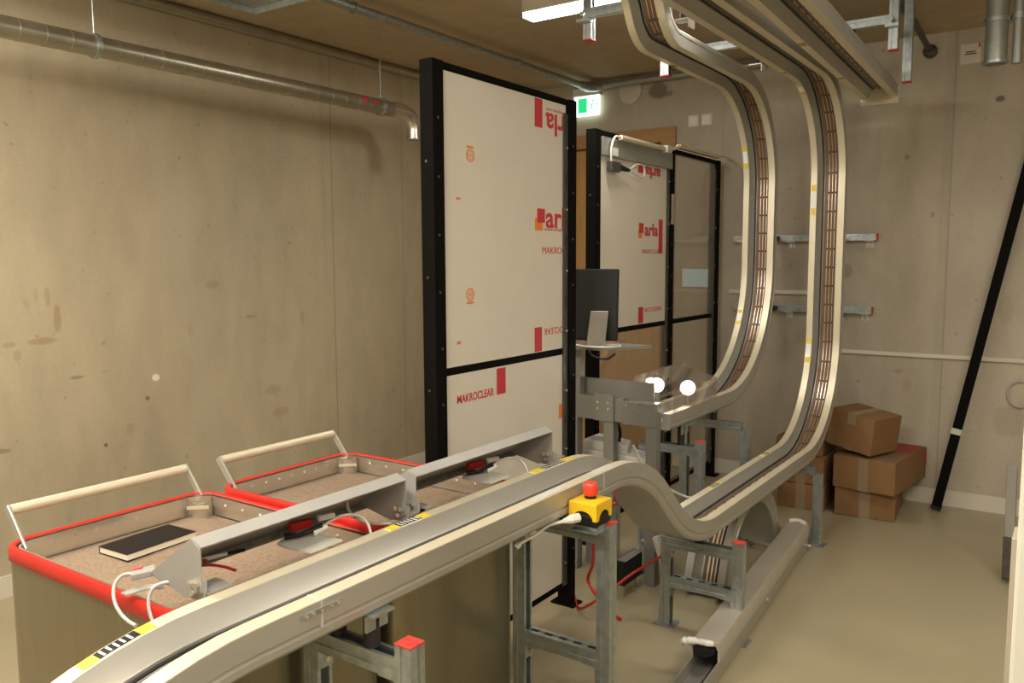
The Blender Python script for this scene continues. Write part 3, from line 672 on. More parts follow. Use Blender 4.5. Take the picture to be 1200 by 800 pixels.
# acrylic cover over the start of the farther track with two spot lamps
cv = thing('clear_cover', 'clear plastic cover over the start of the farther track around the spot lamps', 'cover', (-1.6, 3.7, .86))
mb = MB().box(-1.695, -1.690, 3.45, 4.05, .802, .955).box(-1.485, -1.480, 3.42, 3.95, .802, .90)
child(mb, 'clear_side', M['clearp'], cv); child(MB().prism([(-1.695, .955), (-1.480, .90), (-1.480, .904), (-1.695, .959)], lambda p, a: (p[0], a, p[1]), 3.62, 3.95), 'clear_top', M['clearp'], cv)
def spot(label, u, x):
    c = Vector((x, 3.66, .885)); d = (Vector((0, 0, CAMZ))-c).normalized()
    t = thing('spot_lamp', label, 'lamp', (x, 3.66, .86), 'pair of bright round spot lamps')
    child(MB().tube([c-d*.03, c-d*.012, c], [.016, .034, .037], 20), 'housing', M['greyl'], t, smooth=40)
    child(MB().tube([c, c+d*.003, c+d*.006], [.033, .030, .012], 20), 'lamp_face', M['spot'], t, smooth=40)
    child(MB().box(x-.006, x+.006, 3.665, 3.68, .802, .875), 'bracket', M['galv'], t)
spot('left one of the two glaring round spot lamps above the transfer box', 0, -1.675)
spot('right one of the two glaring round spot lamps, nearer the upright track', 0, -1.515)
# computer on tray
mon = thing('desktop_computer', 'black-backed flat computer seen from behind, on a tray beside the black guard', 'computer', (-1.90, 3.38, 1.095))
ma = Vector((.93, .30, .0)).normalized(); mn = Vector((ma.y, -ma.x, 0)); mup = (Vector((0, 0, 1))+mn*-.10).normalized()
mc = Vector((-1.955, 3.36, 1.285))
child(MB().obox(mc, ma, mn, mup, .40, .022, .335), 'screen_housing', M['blackm'], mon, bev=.008)
child(MB().obox(mc-mn*.0115, ma, mn, mup, .38, .002, .29), 'screen', M['screen'], mon)
child(MB().ring(mc+mn*.0112+mup*.11-ma*.02, mn, .0, .013, .0006, 20), 'back_emblem', M['greyp'], mon)
f0 = mc+mn*.015-mup*.03+ma*.115; f1 = Vector((f0.x+mn.x*.10+ma.x*.0, f0.y+mn.y*.10, 1.100))
dd = (f1-f0); L_ = dd.length; dd.normalize()
child(MB().obox((f0+f1)/2, dd, ma, dd.cross(ma), L_, .085, .007), 'stand', M['stain'], mon, bev=.002)
child(MB().obox((f1.x-mn.x*.06, f1.y-mn.y*.06, 1.0985), mn, ma, (0, 0, 1), .13, .085, .006), 'stand_foot', M['greyd'], mon, bev=.001)
tr = thing('computer_tray', 'thin grey tray carrying the black computer, fixed beside the guard', 'tray', (-1.9, 3.40, .86))
child(MB().prism([(-2.0, 3.26), (-1.74, 3.28), (-1.64, 3.52), (-2.0, 3.54)], lambda p, a: (p[0], p[1], a), 1.083, 1.095), 'tray_board', M['greyd'], tr, bev=.002)
child(MB().box(-1.97, -1.93, 3.355, 3.395, .8585, 1.083), 'tray_stem', M['greyd'], tr)
tag(MB().tube(cat_([(-1.99, 3.30, 1.20), (-1.97, 3.27, 1.12), (-1.88, 3.25, 1.105), (-1.80, 3.26, 1.10), (-1.74, 3.30, 1.10), (-1.72, 3.36, 1.10), (-1.76, 3.40, 1.10), (-1.80, 3.34, 1.10)]), .005, 8).build('white_computer_cable', M['greyl'], smooth=60), 'white cable coiled on the tray in front of the black computer', 'cable')
tag(MB().tube(cat_([(-1.84, 3.27, 1.088), (-1.80, 3.25, 1.06), (-1.74, 3.26, 1.05), (-1.70, 3.27, 1.075)]), .005, 8).build('black_computer_cable', M['blackm'], smooth=60), 'black cable hanging in a loop under the front edge of the tray', 'cable')
# low grey equipment behind the hump
gc = thing('equipment_case', 'low pale grey equipment case under the transfer box behind the hump', 'equipment', (-1.8, 3.52, 0))
child(MB().prism([(-1.97, 3.44), (-1.60, 3.42), (-1.60, 3.54), (-1.97, 3.64)], lambda p, a: (p[0], p[1], a), .53, .575), 'case_body', M['greyl'], gc, bev=.004)
child(MB().prism([(-1.97, 3.46), (-1.72, 3.44), (-1.76, 3.56), (-1.97, 3.62)], lambda p, a: (p[0], p[1], a), .575, .62), 'case_lid', M['greyl'], gc, bev=.004)
child(MB().box(-1.95, -1.82, 3.45, 3.57, .0, .53), 'case_base', M['greyp'], gc, bev=.004)
tag(MB().tube(cat_([(-1.78, 3.44, .74), (-1.765, 3.45, .68), (-1.775, 3.46, .63)]), .008, 8).build('drop_cable', M['blackm'], smooth=60), 'short black cable hanging from the transfer box between its square legs', 'cable')
tag(MB().tube(cat_([(-1.60, 3.46, .74), (-1.565, 3.44, .64), (-1.575, 3.43, .53), (-1.60, 3.40, .47), (-1.66, 3.40, .45)]), .010, 8).build('hanging_cable', M['blackm'], smooth=60), 'thick black cable bowing down beside the right leg of the transfer box', 'cable')
tag(MB().tube(cat_([(-1.55, 3.15, .70), (-1.50, 3.20, .57), (-1.44, 3.27, .50), (-1.38, 3.32, .46), (-1.32, 3.33, .455)]), .006, 8).build('slack_cable', M['greywire'], smooth=60), 'slack grey cable hanging toward the low run of the near track', 'cable')
tag(MB().tube(cat_([(-1.83, 3.02, .72), (-1.80, 3.0, .64), (-1.72, 3.02, .56), (-1.62, 3.05, .50)]), .009, 8).build('guard_cable', M['blackm'], smooth=60), 'black cable slanting down from the black guard post behind the hump', 'cable')

# ------------------------------------------------------------------ emergency stop
es = thing('emergency_stop', 'yellow and black emergency stop box with red button on the stand crossbar', 'emergency stop', (-1.1, 1.93, .773))
ex0, ex1, ey0, ey1 = -1.096, -1.014, 1.850, 1.934; ez0 = .792
child(B(ex0, ex1, ey0, ey1, ez0, ez0+.034), 'base', M['blackm'], es, bev=.006)
# yellow cover with arched cut-outs
def arch(w_, z0, z1, zc):
    pts = [(-w_, z0), (-w_, z1), (w_, z1), (w_, z0)]
    for k in range(0, 13):
        a = PI*k/12; pts.append((w_*.72*math.cos(a), z0+(zc-z0)*math.sin(a)))
    return pts
mb = MB()
cx_, cy_ = (ex0+ex1)/2, (ey0+ey1)/2
hx_, hy_ = (ex1-ex0)/2+.001, (ey1-ey0)/2+.001
zt = ez0+.066
for sy in (-1, 1):
    mb.prism(arch(hx_, ez0+.018, zt-.006, ez0+.042), lambda p, a: (cx_+p[0], cy_+a, p[1]), sy*hy_, sy*(hy_-.004))
for sx in (-1, 1):
    mb.prism(arch(hy_-.0042, ez0+.018, zt-.006, ez0+.042), lambda p, a: (cx_+a, cy_+p[0], p[1]), sx*hx_, sx*(hx_-.004))
mb.loft([[(cx_+sx*hx_*k, cy_+sy*hy_*k, z) for sx, sy in ((-1, -1), (1, -1), (1, 1), (-1, 1))] for k, z in ((1, zt-.0061), (.97, zt-.002), (.9, zt), (.6, zt+.002))])
child(mb, 'yellow_cover', M['yellow'], es)
child(MB().box(ex0+.004, ex1-.004, ey0+.004, ey1-.004, ez0+.03, ez0+.05), 'inner_body', M['blackm'], es)
child(MB().tube([(cx_, cy_, zt), (cx_, cy_, zt+.012)], .016, 20), 'button_neck', M['blackm'], es, smooth=40)
child(MB().box(-1.095, -1.015, 1.855, 1.955, .7735, .777).box(-1.09, -1.02, 1.87, 1.93, .777, .7915), 'mounting_plate', M['galv'], es)
child(MB().tube([(cx_, cy_, zt+.010), (cx_, cy_, zt+.016), (cx_, cy_, zt+.040), (cx_, cy_, zt+.044)], [.017, .0205, .0195, .016], 24), 'button', mat('emergency button red', (.80, .06, .03), .35), es, smooth=40)
cg = child(MB().tube([(cx_-.012, ey0, ez0+.022), (cx_-.022, ey0-.02, ez0+.022), (cx_-.04, ey0-.035, ez0+.016)], [.013, .013, .006], 8), 'cable_plug', M['white'], es)
child(MB().tube(cat_([(cx_-.04, ey0-.035, ez0+.016), (cx_-.07, ey0-.06, ez0+.006), (-1.14, 1.76, .782), (-1.155, 1.70, .770)]), .0045, 8), 'cable', M['white'], es, smooth=60)
child(MB().tube([(-1.155, 1.70, .770), (-1.16, 1.69, .762)], .008, 8), 'cable_end', M['white'], es, smooth=40)

# ------------------------------------------------------------------ small floor hardware
bx = thing('power_supply', 'black finned power unit standing near the floor behind the red cables', 'power supply', (-1.60, 3.30, 0))
child(B(-1.63, -1.585, 3.15, 3.33, .06, .17), 'case', M['blackm'], bx, bev=.003)
mb = MB()
for k in range(4): mb.box(-1.623+.011*k, -1.617+.011*k, 3.16, 3.32, .170, .172)
child(mb, 'fins', M['greyp'], bx)
for yy in (3.19, 3.30): child(B(-1.612, -1.60, yy-.005, yy+.005, 0, .06), 'leg', M['galv'], bx)
ff = thing('levelling_foot', 'black levelling foot with a bright spindle under the bent track', 'machine foot', (-1.66, 3.52, 0))
child(MB().tube([(-1.66, 3.50, 0), (-1.66, 3.50, .012), (-1.66, 3.50, .03)], [.03, .028, .012], 18), 'foot_pad', M['rubber'], ff, smooth=40)
child(MB().tube([(-1.66, 3.50, .03), (-1.66, 3.50, .16)], .006, 10), 'spindle', M['stain'], ff, smooth=40)
child(MB().tube([(-1.66, 3.50, .14), (-1.66, 3.50, .155)], .018, 6), 'nut', M['stain'], ff)
tag(MB().tube(cat_([(-1.34, 2.98, .30), (-1.45, 3.05, .21), (-1.50, 3.02, .17), (-1.55, 2.95, .12), (-1.62, 2.90, .06), (-1.70, 2.95, .008), (-1.78, 3.05, .008)]), .006, 8).build('red_cable', M['redwire'], smooth=60), 'red cable sagging past the black power unit behind the near stand', 'cable')
tag(MB().tube(cat_([(-1.63, 2.95, .36), (-1.66, 3.0, .20), (-1.70, 3.03, .11), (-1.66, 3.02, .06), (-1.58, 2.98, .02), (-1.50, 2.95, .008)]), .007, 8).build('red_cable', M['redwire'], smooth=60), 'red cable dangling right beside the foot of the black guard post', 'cable')
tag(MB().prism([(0, 0), (.02, 0), (.10, -.24), (.06, -.24), (.05, -.18)], lambda p, a: (-1.50+p[0]*.6, 3.25+p[0]+a, .27+p[1]), 0, .03).build('bracket_arm', M['greyl']), 'pale slanting bracket arm beside the red cable under the bent track', 'bracket')

# ------------------------------------------------------------------ loose track pieces
# long section standing on the floor on its side
lp = thing('loose_track_section', 'long straight track section lying on the floor in the right foreground', 'track section', (-1.05, 3.5, 0))
q0 = Vector((-1.035, 2.70, 0)); q1 = Vector((-1.139, 4.25, 0)); tq = (q1-q0).normalized(); wq = Vector((tq.y, -tq.x, 0))   # wq to the right
def lq(s_, u, z): return q0+tq*s_-wq*u+Vector((0, 0, z))
def lsweep(poly, s0, s1): return MB().loft([[lq(s_, u, z) for u, z in poly] for s_ in (s0, s1)])
Lq = (q1-q0).length
lowp = [(-.050, .07), (-.050, .004), (-.046, 0), (.046, 0), (.050, .004), (.050, .07), (.044, .07), (.043, .02), (.03, .014), (-.03, .014), (-.043, .02), (-.044, .07)]
upp = [(-.052, .072), (-.052, .120), (-.045, .138), (.045, .138), (.052, .120), (.052, .072), (.046, .072), (.045, .112), (.038, .126), (-.038, .126), (-.045, .112), (-.046, .072)]
child(lsweep(lowp, -.45, Lq), 'lower_channel', M['alu'], lp, smooth=25)
child(lsweep([(-.02, .0145), (-.008, .0145), (-.008, .02), (-.02, .02)], -.45, Lq-.02), 'inner_rail', M['stain'], lp)
child(lsweep(upp, 0, Lq), 'upper_channel', M['matal'], lp, smooth=25)
child(MB().tube([lq(Lq*.45, -.050, .045), lq(Lq*.45, -.058, .045)], .009, 10), 'screw', M['cond'], lp, smooth=40)
child(lsweep([(-.034, .10), (-.040, .122), (.040, .122), (.036, .09), (.0, .08)], -.012, .05), 'black_end_piece', M['blackm'], lp)
child(MB().tube(cat_([lq(-.01, .085, .118), lq(-.015, .06, .135), lq(-.0, .03, .132), lq(-.012, -.01, .140), lq(.0, -.03, .136)]), [.006, .012, .014, .012, .016, .012, .011, .014, .013, .012, .015, .012, .011, .010, .012, .012, .01, .012, .012, .013, .011, .010, .012, .010, .007], 8), 'foam_wrap', M['white'], lp, smooth=60)
child(MB().tube(cat_([lq(Lq-.03, .04, .145), lq(Lq-.02, .0, .150), lq(Lq-.03, -.04, .142)]), .012, 8), 'foam_wrap', M['white'], lp, smooth=60)
child(MB().tube([lq(Lq-.02, -.052, .025), lq(Lq-.02, -.072, .025)], .012, 10), 'end_bolt', M['stain'], lp, smooth=40)
# curved section standing like an arch behind it
ap = thing('curved_track_section', 'curved track piece standing as an arch on the floor behind the long loose section', 'track section', (-1.25, 3.55, 0))
xa = -1.205
T = Turtle(3.33, .03, math.radians(68)).line(.15).arc(.40, -152)
def flipn(path): return path
rings_p = T.p
child(sweep([(y, z, a) for y, z, a in rings_p], PROF, xa), 'channel', M['alu'], ap, smooth=30)
child(sweep(rings_p, rect(.046, .118, .053, .0575), xa), 'insulation_bed', M['copper'], ap, smooth=30)
for u in (.060, .078, .096): child(sweep(rings_p, rect(u, u+.007, .0505, .0535), xa), 'conductor_rail', M['alu_lit'], ap, smooth=30)
child(sweep(rings_p, rect(.034, .043, -.002, .012), xa), 'black_strip', M['slot'], ap, smooth=30)

# ------------------------------------------------------------------ cartons
def carton(label, c, yaw, sx, sy, z0, z1, tilt=(0, 0), name='cardboard_box', tapes=('front',), openred=False):
    R_ = Matrix.Rotation(math.radians(yaw), 3, 'Z') @ Matrix.Rotation(math.radians(tilt[0]), 3, 'X') @ Matrix.Rotation(math.radians(tilt[1]), 3, 'Y')
    ax, ay, az = R_ @ Vector((1, 0, 0)), R_ @ Vector((0, 1, 0)), R_ @ Vector((0, 0, 1))
    t = thing(name, label, 'cardboard box', (c[0], c[1], z0), 'stacked cardboard boxes')
    h = z1-z0; cc = Vector((c[0], c[1], (z0+z1)/2))
    child(MB().obox(cc, ax, ay, az, sx, sy, h-.004), 'carton_body', M['card'], t, bev=.003)
    # four flaps on top, the outer pair meeting along the middle seam
    for s_ in (-1, 1):
        child(MB().obox(cc+az*(h/2-.001)+ax*s_*(sx/4+.0008), ax, ay, az, sx/2-.003, sy-.002, .003), 'flap', M['card'] if not openred else M['cardd'], t)
    if 'front' in tapes:
        child(MB().obox(cc-ay*(sy/2+.0008)+az*(h/2-.03), ax, ay, az, .05, .0015, .062).obox(cc+az*(h/2+.001), ax, ay, az, .05, sy, .001), 'tape', M['tapeg'], t)
        child(MB().obox(cc-ay*(sy/2+.0008)-az*(h/2-.02), ax, ay, az, .045, .0015, .04), 'tape', M['tape'], t)
    if 'full' in tapes: child(MB().obox(cc-ay*(sy/2+.0008)-ax*.0, ax, ay, az, .055, .0015, h), 'tape', M['tapeg'], t)
    if openred:
        child(MB().obox(cc+az*(h/2+.0012)+ax*sx*.28+ay*sy*.25, ax, ay, az, sx*.35, sy*.4, .001).obox(cc+ax*(sx/2+.0006)+ay*sy*.44+az*h*.2, ax, ay, az, .001, sy*.12, h*.55), 'red_print', M['redprint'], t)
    return t
carton('lowest carton of the right stack, standing on the floor', (-.975, 5.16), 4, .325, .42, 0, .166, tapes=('full',))
carton('wide middle carton of the right stack with red print on its top, jutting out', (-.925, 5.185), -8, .345, .56, .168, .358, tapes=('full',), openred=True)
carton('topmost carton, sitting tilted and turned on the right stack', (-1.005, 5.08), -21, .285, .27, .388, .603, tilt=(0, 7), tapes=('front',))
carton('bottom carton of the left stack behind the stand and curved piece', (-1.325, 5.10), 3, .27, .34, 0, .155, tapes=('full',))
carton('second carton of the left stack, between floor carton and dark red one', (-1.325, 5.10), 1, .27, .34, .157, .315, tapes=('full',))
carton('dark red printed carton on top of the left stack, mostly behind the track', (-1.345, 5.20), -2, .28, .40, .317, .41, tapes=(), openred=True)

# ------------------------------------------------------------------ leaning black pole and profile
d0 = Vector((-.636, 5.335, .025)); d1 = Vector((-.21, 5.462, 2.36)); dv = (d1-d0).normalized(); sd = Vector((0, 1, 0)).cross(dv).normalized(); td = dv.cross(sd)
pole = thing('black_pole', 'long black square tube leaning against the back wall, right of the cartons', 'pole', (-.636, 5.335, 0))
child(MB().obox((d0+d1)/2, sd, td, dv, .05, .05, (d1-d0).length), 'tube', M['black'], pole, bev=.002)
child(MB().obox(d0, sd, td, dv, .056, .056, .02), 'end_plug', M['blackm'], pole)
child(MB().obox(d0+dv*.47, sd, td, dv, .054, .054, .035), 'tape_patch', M['greyl'], pole)
lr = thing('leaning_profile', 'galvanised profile with dark lower end, leaning beside the door at the right edge', 'metal profile', (-.23, 4.4, 0))
def prf(u, v, y): return None
a_ = Vector((-.204, 4.31, .018)); b_ = Vector((-.222, 4.52, .50))
dv = (b_-a_).normalized(); sx_ = Vector((1, 0, 0)); ty_ = dv.cross(sx_)
child(MB().obox((a_+b_)/2, sx_, ty_, dv, .042, .045, (b_-a_).length), 'profile', mat('dull grey profile', (.20, .19, .155), .5, .2), lr, bev=.002)
child(MB().obox(a_+dv*.095, sx_, ty_, dv, .052, .053, .19), 'dark_end', mat('dark brown foam', (.06, .045, .04), .8, var=.3, scale=60), lr)
lr.delta_location = (0, 0, 0)

# ------------------------------------------------------------------ wall and ceiling services
# spiral duct along the left wall with elbow
px_, pz_, pr_ = -3.425, 2.388, .043
dt = thing('ventilation_duct', 'thin galvanised spiral duct along the left wall ending in a downward elbow', 'duct', (px_, 1.5, pz_-pr_))
el = [(px_, 3.80+.10*math.sin(a), pz_-.10+.10*math.cos(a)) for a in [PI/2*k/8 for k in range(9)]]
child(MB().tube([(px_, YF+.05, pz_)]+[(px_, 3.70, pz_)], pr_, 24), 'duct_pipe', M['duct'], dt, smooth=40)
child(MB().tube([(px_, 3.70, pz_)]+el+[(px_, 3.90, 2.235)], pr_+.002, 24), 'elbow', M['stain'], dt, smooth=40)
mb = MB().ring((px_, 3.90, 2.232), (0, 0, 1), pr_-.004, pr_+.008, .008)
child(mb, 'outlet_collar', M['duct'], dt, smooth=40)
many('seam', M['duct'], dt, [MB().ring((px_, 1.0+.10*k, pz_), (0, 1, 0), pr_-.001, pr_+.0022, .004, 24) for k in range(27)], smooth=40)
child(MB().ring((px_, 3.60, pz_), (0, 1, 0), pr_+.001, pr_+.010, .018).tube([(px_, 3.609, pz_+pr_), (px_, 3.609, ZC)], .0035, 6), 'hanger', M['galv'], dt, smooth=40)
child(MB().ring((px_, 1.9, pz_), (0, 1, 0), pr_+.001, pr_+.008, .018).tube([(px_, 1.909, pz_+pr_), (px_, 1.909, ZC)], .0035, 6), 'hanger', M['galv'], dt, smooth=40)
many('red_tape', M['redtxt'], dt, [MB().tube([(px_+.040, 3.42, pz_+.012), (px_+.041, 3.45, pz_+.012)], .014, 8), MB().tube([(px_+.040, 3.50, pz_+.008), (px_+.041, 3.53, pz_+.008)], .012, 8)])
tag(MB().tube([(XL+.03, YF, 2.77), (XL+.03, YB, 2.77)], .030, 14).build('cable_duct', M['duct'], smooth=40), 'tan pipe run in the corner of ceiling and left wall', 'pipe')
# rectangular ceiling duct whose far corner shows at the top left
cd = thing('ceiling_duct', 'flat sheet metal duct box at the ceiling, only its far corner in view', 'duct', (-2.4, 1.6, 2.60))
child(B(-3.118, -1.6, .9, 2.49, 2.625, 2.795), 'duct_body', M['duct'], cd, bev=.004)
child(MB().box(-3.122, -1.6, 2.488, 2.498, 2.60, 2.64).box(-3.128, -3.118, .9, 2.498, 2.60, 2.64), 'duct_edge', M['galv'], cd)
child(MB().box(-2.5, -2.47, 1.6, 1.63, 2.79, 2.8), 'fixing', M['galv'], cd)
# grey conduit under the ceiling, then across the back wall
gp = thing('conduit_pipe', 'grey conduit pipe crossing the ceiling toward the back wall corner', 'pipe', (-3.15, 3, 2.7))
gx, gz = -3.02, 2.735
child(MB().tube([(gx, 2.52, gz), (gx, 5.30, gz)], .024, 14), 'pipe_run', M['galv'], gp, smooth=40)
child(MB().tube([(gx, 5.22, gz), (gx, 5.33, gz), (gx+.02, 5.40, gz+.01), (gx+.06, 5.44, gz+.015)], [.026, .036, .036, .03], 14), 'elbow', M['galv'], gp, smooth=40)
child(MB().tube([(gx+.03, 5.44, gz+.02), (-1.35, 5.44, gz+.02)], .024, 14), 'pipe_run', M['galv_d'], gp, smooth=40)
for yy in (3.0, 4.42):
    child(MB().ring((gx, yy, gz), (0, 1, 0), .025, .031, .02, 20).tube([(gx, yy+.01, gz+.028), (gx, yy+.01, ZC)], .004, 6), 'clamp', M['galv'], gp, smooth=40)
# exit sign
xs = thing('exit_sign', 'glowing green and white emergency exit sign above the door', 'exit sign', (-3.05, 5.47, 2.56))
child(B(-3.20, -2.985, YB-.055, YB, 2.70, 2.755), 'housing', M['white'], xs, bev=.002)
child(B(-3.20, -2.985, YB-.036, YB-.028, 2.555, 2.70), 'sign_panel', M['exitw'], xs)
xp_ = child(MB().box(-3.165, -3.09, YB-.0375, YB-.036, 2.58, 2.685), 'green_field', M['exitg'], xs)
mb = MB()
def bar(a, b, w_): 
    a = Vector(a); b = Vector(b); d = b-a; L_ = d.length; d.normalize()
    mb.obox(((a.x+b.x)/2, YB-.0369, (a.z+b.z)/2), d, (0, 1, 0), d.cross(Vector((0, 1, 0))), L_, .001, w_)
V3 = lambda x, z: (x, 0, z)
bar(V3(-3.045, 2.645), V3(-3.055, 2.615), .009); bar(V3(-3.055, 2.615), V3(-3.07, 2.59), .006); bar(V3(-3.055, 2.615), V3(-3.035, 2.60), .006); bar(V3(-3.035, 2.60), V3(-3.035, 2.58), .006)
bar(V3(-3.045, 2.640), V3(-3.065, 2.63), .005); bar(V3(-3.045, 2.640), V3(-3.022, 2.628), .005); mb.tube([(-3.04, YB-.0374, 2.661), (-3.04, YB-.0364, 2.661)], .008, 10)
bar(V3(-3.005, 2.585), V3(-3.005, 2.68), .006)
child(mb, 'running_figure', M['exitg'], xs)
# round vent lid, switches, wall conduits, notice
tag(MB().tube([(-2.75, YB, 2.698), (-2.75, YB-.012, 2.698), (-2.75, YB-.016, 2.698)], [.088, .088, .078], 36).build('vent_lid', mat('vent lid', (.60, .54, .45), .6), smooth=30), 'round pale vent lid on the back wall right of the exit sign', 'vent')
sw = thing('wall_switch', 'pair of square white switches on the back wall right of the door', 'switch', (-2.21, YB-.01, 2.405))
for x in (-2.262, -2.168):
    p = child(B(x-.041, x+.041, YB-.010, YB, 2.402, 2.484), 'switch_plate', M['base'], sw, bev=.002)
    child(B(x-.028, x+.028, YB-.014, YB-.010, 2.415, 2.471), 'rocker', M['white'], p, bev=.001)
tag(B(-1.98, -1.30, YB-.018, YB, 1.262, 1.288).build('cable_trunking', M['base']), 'cream cable trunking on the back wall, seen between the upright tracks', 'cable trunking')
tag(B(-1.30, 1.0, YB-.018, YB, .895, .918).build('cable_trunking', M['base']), 'cream cable trunking on the back wall above the cartons, behind the leaning pole', 'cable trunking')
nn = thing('notice', 'small white notice with a red corner high on the back wall', 'notice', (-.59, YB-.005, 2.61))
child(B(-.642, -.538, YB-.004, YB, 2.605, 2.715), 'notice_sheet', M['base'], nn)
child(B(-.552, -.542, YB-.0055, YB-.004, 2.690, 2.715), 'red_corner', M['redtxt'], nn)
mb = MB()
for k, (a, b) in enumerate(((-.615, -.565), (-.62, -.56))): mb.box(a, b, YB-.005, YB-.004, 2.668-.012*k, 2.673-.012*k)
child(mb, 'print_lines', M['blackm'], nn)
tag(MB().tube([(-.255+.06*math.cos(a), YB-.012, .715+.075*math.sin(a)) for a in [2*PI*k/24 for k in range(25)]], .006, 8).build('cable_loop', M['greywire'], smooth=60), 'grey cable loop hanging on the back wall at the right edge', 'cable')
# slanted dark drain pipe with round flange
dp = thing('drain_pipe', 'dark slanting pipe ending in a round flange high on the back wall', 'pipe', (-.8, 5.3, 2.68))
child(MB().tube([(-.84, 4.65, ZC-.02), (-.82, 5.0, 2.77), (-.80, 5.45, 2.702)], .017, 12), 'pipe_run', M['slotted'], dp, smooth=40)
child(MB().tube([(-.80, YB, 2.70), (-.80, YB-.03, 2.70), (-.80, YB-.045, 2.70)], [.040, .038, .02], 20), 'flange', M['slotted'], dp, smooth=40)
# vertical duct at top right
vd = thing('vertical_duct', 'round galvanised duct hanging straight down from the ceiling, top right', 'duct', (-.41, 4.8, 2.45))
child(MB().tube([(-.407, 4.8, 2.46), (-.407, 4.8, ZC)], .050, 28), 'duct_pipe', M['galv_d'], vd, smooth=40)
many('collar', M['galv'], vd, [MB().ring((-.407, 4.8, 2.448), (0, 0, 1), .046, .058, .014, 28), MB().ring((-.407, 4.8, 2.645), (0, 0, 1), .049, .060, .02, 28)], smooth=40)
vd = thing('vertical_duct', 'slimmer galvanised tube hanging beside the round duct at the right edge', 'duct', (-.33, 4.8, 2.44))
child(MB().tube([(-.315, 4.8, 2.44), (-.315, 4.8, ZC)], .024, 20), 'duct_pipe', M['galv_d'], vd, smooth=40)
child(MB().ring((-.315, 4.8, 2.65), (0, 0, 1), .023, .032, .03, 20), 'collar', M['galv'], vd, smooth=40)
# wall-mounted struts that hold the upright tracks
def wallstrut(label, z, x0, x1, yy=4.955):
    t = thing('track_carrier', label, 'support strut', (-1.25, yy, z), 'galvanised struts on the back wall holding the upright tracks')
    child(strut_mb((x0, yy, z), (x1, yy, z), (0, 0, 1)), 'bar', M['galv'], t)
    child(B(x1, x1+.005, yy-.022, yy+.022, z-.022, z+.022), 'end_cap', M['redcap'], t)
    for x in (x1-.04, -1.57):
        a = child(MB().box(x-.028, x+.028, yy-.0205, YB, z-.026, z-.0215).box(x-.022, x+.022, YB-.008, YB, z-.065, z-.026), 'angle_bracket', M['greyl'], t)
        child(MB().tube([(x, YB-.008, z-.048), (x, YB-.018, z-.048)], .009, 6), 'bolt', M['stain'], a)
    for x in (-1.27, -1.655):
        child(B(x-.014, x+.014, 4.9045, yy-.0205, z-.015, z+.015), 'stand_off', M['blackm'], t)
    return t
wallstrut('upper horizontal strut behind both upright tracks', 1.625, -1.95, -1.05, YB-.0215)
wallstrut('lower horizontal strut behind both upright tracks', 1.17, -1.95, -1.062, YB-.0215)
# hanging struts from the ceiling
def hang(label, x, y, z0, bar=None, mats='galv'):
    t = thing('ceiling_hanger', label, 'hanging strut', (x, y, z0), 'red capped struts hanging from the ceiling')
    child(strut_mb((x, y, z0), (x, y, ZC), (1, 0, 0)), 'hanger_strut', M[mats], t)
    child(B(x-.022, x+.022, y-.022, y+.022, z0-.005, z0), 'end_cap', M['redcap'], t)
    if bar:
        zb, xa_, xb_ = bar
        child(strut_mb((xa_, y-.041, zb), (xb_, y-.041, zb), (0, 0, 1)), 'crossbar', M[mats], t)
        child(MB().box(x-.03, x+.03, y-.066, y-.02, zb-.035, zb-.0215).tube([(x, y-.066, zb+.0), (x, y-.076, zb+.0)], .009, 6), 'angle_bracket', M['galv'], t)
    return t
hang('red-capped hanging strut just right of the ceiling lamp', -1.915, 3.40, 2.498, (2.60, -1.915, -1.35))
hang('short red-capped hanging strut below the kinked track', -1.69, 3.75, 2.372)
hang('red-capped hanging strut at the right side of the straight overhead track, the taller of two', -.80, 4.38, 2.49, (2.62, -2.0, -.80))
hang('red-capped hanging strut closest to the slanting drain pipe', -.785, 4.68, 2.39)
hang('red-capped hanging strut near the top edge, over the straight overhead track', -.80, 3.6, 2.70)
# white clamp brackets on the tracks
for lab, x, y in (('pale angle clamp holding the farther track to its ceiling bar', -1.44, 3.36), ('pale angle clamp behind the bend of the farther track', -1.45, 4.34), ('pale angle clamp beside the end of the straight overhead track', -.98, 4.34)):
    t = thing('track_clamp', lab, 'clamp', (x, y, 2.49), 'clamps between ceiling bars and tracks')
    child(MB().box(x-.03, x+.04, y-.03, y+.03, 2.494, 2.500).box(x+.034, x+.04, y-.03, y+.03, 2.46, 2.50), 'clamp_angle', M['greyl'], t)
    child(MB().tube([(x, y, 2.50), (x, y, 2.60)], .014, 12), 'rubber_buffer', M['rubber'], t, smooth=40)
# visible ceiling lamp + the room's other luminaires
def lamp(label, x0, x1, y0, y1, z0, z1, grp='linear ceiling lamps'):
    t = thing('ceiling_lamp', label, 'ceiling lamp', ((x0+x1)/2, (y0+y1)/2, z0), grp)
    child(B(x0, x1, y0, y1, z0+.022, z1), 'lamp_housing', M['white'], t, bev=.002)
    child(B(x0+.003, x1-.003, y0+.003, y1-.003, z0, z0+.022), 'diffuser', M['lampem'], t)
    child(MB().box(x0+.1, x0+.13, y0+.03, y0+.06, z1, ZC).box(x1-.13, x1-.10, y0+.03, y0+.06, z1, ZC), 'suspension', M['galv'], t)
    return t
lamp('glowing white linear lamp at the ceiling above the white guard', -2.30, -1.35, 3.42, 3.52, 2.665, 2.76)
for (x, y) in ((-2.9, .4), (-1.2, .2), (.6, .5), (.5, 3.2)):
    lamp('linear ceiling lamp outside the view near the camera', x-.5, x+.5, y-.05, y+.05, 2.68, 2.76, 'linear ceiling lamps outside the view')
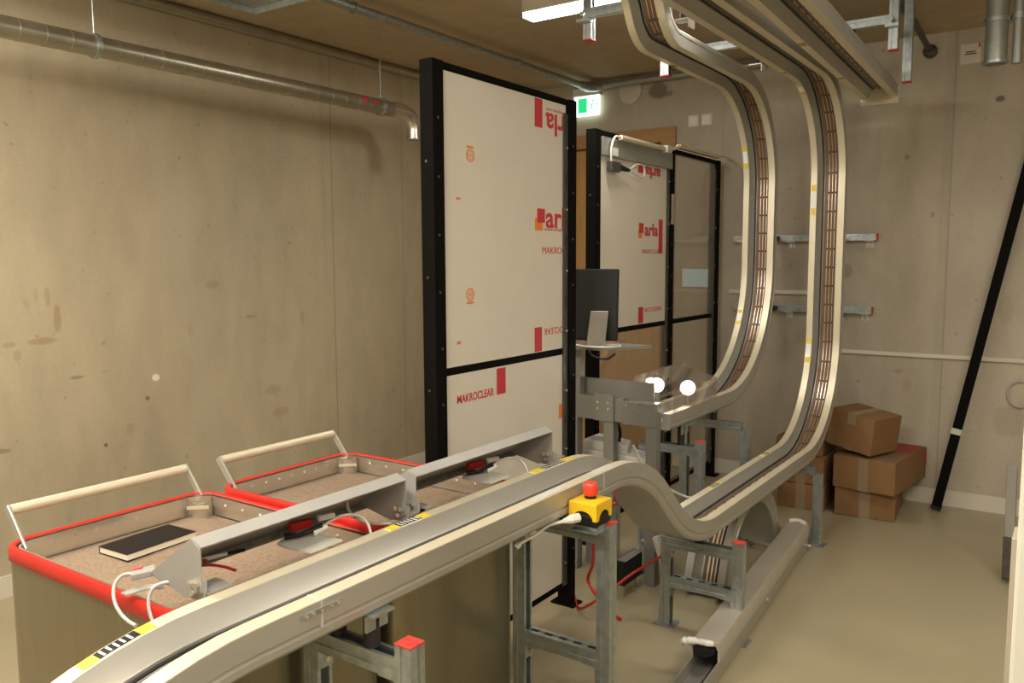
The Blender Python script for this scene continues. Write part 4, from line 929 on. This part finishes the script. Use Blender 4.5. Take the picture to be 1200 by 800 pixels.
def area(name, loc, sx, sy, pw, col, rot=(0, 0, 0)):
    l = bpy.data.lights.new(name, 'AREA'); l.shape = 'RECTANGLE'; l.size = sx; l.size_y = sy; l.energy = pw; l.color = col
    o = bpy.data.objects.new(name, l); C.objects.link(o); o.location = loc; o.rotation_euler = rot; return o
WARM = (1, .925, .79)
for i, (x, y, p) in enumerate(((-2.9, .4, 28), (-1.2, .2, 28), (.6, .5, 20), (.5, 3.2, 15), (-1.82, 3.47, 14))):
    area('lamp_light', (x, y, 2.655), .9, .1, p, WARM)
    for k in ((-.3, .3) if i < 3 else ()):  # extra fill below the lamps, added to brighten ceiling and walls
        pl_ = bpy.data.lights.new('lamp_fill', 'POINT'); pl_.energy = p*.7; pl_.color = WARM; pl_.shadow_soft_size = .12
        po = bpy.data.objects.new('lamp_fill', pl_); C.objects.link(po); po.location = (x+k, y, 2.56)
# the camera's flash
fl = bpy.data.lights.new('camera_flash', 'AREA'); fl.shape = 'RECTANGLE'; fl.size = .04; fl.size_y = .025; fl.energy = 1.6; fl.color = (1, .93, .85)
fo = bpy.data.objects.new('camera_flash', fl); C.objects.link(fo); fo.matrix_world = m.copy(); fo.location = Vector((0, 0, CAMZ))+cu*.05-cr*.04+cf*.03
# added glowing panel on back wall, imitating a screen reflection in the guard
rfl = thing('reflection_panel', 'pale blue glowing panel standing in for a screen reflection in the clear guard', 'reflection panel', (-2.2, YB-.02, 1.29))
child(B(-2.325, -2.115, YB-.022, YB, 1.295, 1.43), 'reflection_frame', M['greyl'], rfl, bev=.002)
child(B(-2.318, -2.122, YB-.024, YB-.022, 1.302, 1.423), 'reflection_face', M['screen'], rfl)

# ------------------------------------------------------------------ world and view
wd = bpy.data.worlds.new('world'); sc.world = wd; wd.use_nodes = True
wd.node_tree.nodes['Background'].inputs[0].default_value = (.9, .8, .62, 1); wd.node_tree.nodes['Background'].inputs[1].default_value = .05
sc.view_settings.view_transform = 'Standard'; sc.view_settings.look = 'None'; sc.view_settings.gamma = 1; sc.view_settings.use_curve_mapping = False
sc.view_settings.exposure = 0.40
